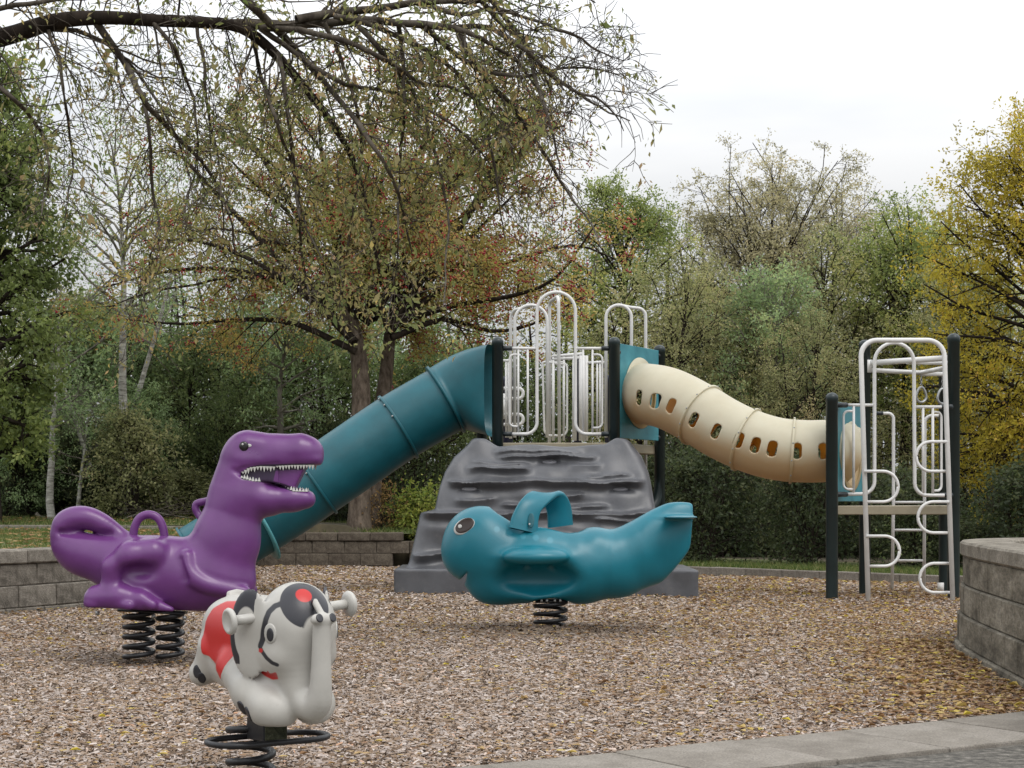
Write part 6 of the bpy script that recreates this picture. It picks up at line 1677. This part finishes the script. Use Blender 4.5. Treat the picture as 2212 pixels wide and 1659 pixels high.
# dark bushes along the foot of the wood
bS, _ = build_tree('bush', 'dark leafy bush right of the grey climbing rock', 'shrub', at(1530, 26.6), 1.9, .04, .95, z0=.05, limbs=34, sub=6, twig=5, per=8, size=.075, leaf='leaf_dark', seed=81, shape=(.35, .9), elev=(5, 70), stems=4, group='dark bushes at the foot of the wood')
bO, _ = build_tree('bush', 'olive bush low behind the thickest birch trunk above the upper lawn', 'shrub', at(285, 30.0), 2.0, .04, .85, z0=.05, limbs=34, sub=6, twig=5, per=7, size=.07, leaf='leaf_olive', seed=86, shape=(.4, .9), elev=(5, 75), stems=5, group='dark bushes at the foot of the wood', tintbias=-.15)
for k, (u, Y, s, lab) in enumerate(((1750, 25.6, .95, 'dark bush left of the right tower front post'), (1985, 24.6, .95, 'dark bush behind the rear white ladder'),
                                    (2110, 24.0, 1.0, 'dark bush behind the planter wall'), (2220, 23.6, 1.05, 'dark bush at the right edge above the planter'), (1460, 30.5, 1.15, 'dark bush behind the tower support leg'), (880, 30.6, .95, 'dark bush left of the climbing rock behind the back wall'),
                                    (980, 30.5, 1.0, 'dark bush hidden behind the slide and rock'), (700, 30.8, .9, 'dark bush under the slide left of the crabapple trunk'), (230, 31.2, 1.0, 'dark bush above the dinosaur tail'), (390, 31.0, 1.0, 'dark bush above the slide end'), (20, 31.4, 1.0, 'dark bush at the left edge above the upper lawn'), (130, 31.8, 1.15, 'dark bush behind the upper lawn left of the tail'), (560, 31.0, .95, 'dark bush behind the dinosaur head'), (1590, 30.5, .9, 'second-row dark bush behind the beige tube'), (1830, 30, .9, 'second-row dark bush left behind the right tower'), (2020, 29, .9, 'second-row dark bush right behind the right tower'), (1350, 31, 1.2, 'dark bush behind the climbing rock top'))):
    copy_tree(bS if k % 3 or u > 1000 else bO, lab.replace('dark bush', 'dark bush' if k % 3 or u > 1000 else 'olive bush'), at(u, Y), k*1.7, (s*(.9+.25*math.sin(k*2.3)), s*.9, s*(.70+.34*math.sin(k*1.9+1))), 'dark bushes at the foot of the wood')
build_tree('bright_shrub', 'bright yellow-green shrub between the back wall and climbing rock', 'shrub', at(905, 28.9), 1.15, .02, .42, z0=.1, limbs=22, sub=5, twig=4, per=7, size=.07, leaf='leaf_bright', seed=83, elev=(15, 70), stems=3)
build_tree('orange_shrub', 'small orange-brown shrub beside the crabapple trunk', 'shrub', at(822, 28.9), .75, .015, .32, z0=.1, limbs=14, sub=4, twig=4, per=6, size=.055, leaf='leaf_orange', seed=84, elev=(15, 70), stems=3)
build_tree('pale_shrub', 'pale green leafy shrub behind the rear white ladder', 'shrub', at(1962, 25.4), .85, .012, .36, z0=.1, limbs=18, sub=4, twig=4, per=6, size=.06, leaf='leaf_grey', seed=85, elev=(15, 75), stems=3, tintbias=.3)

# --- wood further back, one mass of trunks and leaves
def back_wood():
    g = rnd(99); S, A = [], []
    N = 90; x = g.uniform(-22, 24, N); y = g.uniform(42, 58, N); h = np.where(x < -3, g.uniform(5.5, 8.0, N), g.uniform(5.5, 8.5, N))
    st = np.stack([x, y, np.zeros(N)], -1); TP = grow(st, np.tile([0, 0, 1.0], (N, 1)), h, 8, .05, 0, g); TR = np.full(N, .10)
    V0, Q0 = tubes(TP, TR, .3, 5)
    LP, LR = child(TP, TR, 22, .10, 1, .75, 2.0, 5, .12, .03, g)
    V1, Q1 = tubes(LP, np.clip(LR, .01, .03), .3, 3)
    o = bpy.data.objects.new('back_wood', None)
    me = npmesh('back_wood', *merge((V0, Q0), (V1, Q1)), smooth=True)
    w = obj('back_wood_trunks', me, M['bark_dark'], None, 'stuff')
    V4, Q4, own = leaves_on(LP, 30, .11, g, .28, .2, asp=.6)
    ti = np.clip(.45+g.normal(0, .2, len(LP))[own]+g.normal(0, .12, len(own)), 0, 1)
    rt = V4.reshape(-1, 4, 3)[:, 0, 0] > -2
    for nm, sel, mt in (('back_wood_leaves', ~rt, 'leaf_grey'), ('back_wood_leaves', rt & (g.random(len(rt)) < .5), 'leaf_olive')):
        Vs = V4.reshape(-1, 4, 3)[sel].reshape(-1, 3); obj(nm, npmesh(nm, Vs, np.arange(len(Vs)).reshape(-1, 4), False, {'tint': ('FACE', ti[sel]*.8)}), M[mt], None, 'stuff')
back_wood()
# --- undergrowth filling the foot of the wood
def undergrowth():
    g = rnd(77); n = 2600; u = g.uniform(-40, 2280, n); Y = g.uniform(31.5, 36, n); keep = (u < 1000) | (u > 1440); u, Y = u[keep], Y[keep]; n = len(u)
    right = u > 1300; Y = np.where(right, Y-1.5, Y)
    x = (u-1106)*Y/F; z = np.array([gz(a) for a in x])
    st = np.stack([x, Y, z], -1); h = np.where(right, 1.15, 1.6)*g.uniform(.5, 1.3, n)
    S = grow(st, np.stack([g.normal(0, .3, n), g.normal(0, .3, n), np.ones(n)], -1), h, 6, .15, .02, g)
    V, Q = tubes(S, np.full(n, .012), .4, 3)
    obj('undergrowth_stems', npmesh('undergrowth_stems', V, Q, True), M['bark_dark'], None, 'stuff')
    V, Q, own = leaves_on(S, 34, .085, g, .15, .1, t0=.05, asp=.6)
    ti = np.clip(.4+g.normal(0, .2, n)[own]+g.normal(0, .1, len(own)), 0, 1)
    obj('undergrowth', npmesh('undergrowth', V, Q, False, {'tint': ('FACE', ti)}), M['leaf_dark'], None, 'stuff')
undergrowth()

# --- fallen branch and brush pile on the upper lawn
def deadwood(name, label, u, Y, pts, r, n=0, seed=1):
    g = rnd(seed); x, y, z = at(u, Y); z = .70
    t = thing(name, label, 'dead branch', (x, y, z))
    p = spline(pts, 5); obj('stem', tubemesh('stem', [p], np.linspace(r, r*.4, len(p)), 7), M['bark_grey'], t)
    if n:
        st = np.tile(p[len(p)//2], (n, 1))+g.normal(0, .12, (n, 3))*[2, .5, .3]; d = np.stack([g.normal(0, 1, n), g.normal(0, .4, n), np.abs(g.normal(.15, .25, n))], -1)
        S = grow(st, d, g.uniform(.3, .9, n), 6, .15, .05, g); V, Q = tubes(S, np.full(n, .008), .4, 4)
        obj('twigs', npmesh('twigs', V, Q, True), M['bark_twig'], t)
deadwood('fallen_branch', 'grey forked dead branch lying on the grass left of the dinosaur tail', 78, 30.5, [(0, 0, .12), (.08, 0, .06), (.25, .05, .03), (.5, .1, .02)], .035)
deadwood('brush_pile', 'tangle of thin dry twigs lying behind the dinosaur seat handle', 330, 29.5, [(-.5, 0, .03), (-.1, .05, .16), (.3, 0, .10), (.7, .05, .04)], .018, 34, 3)
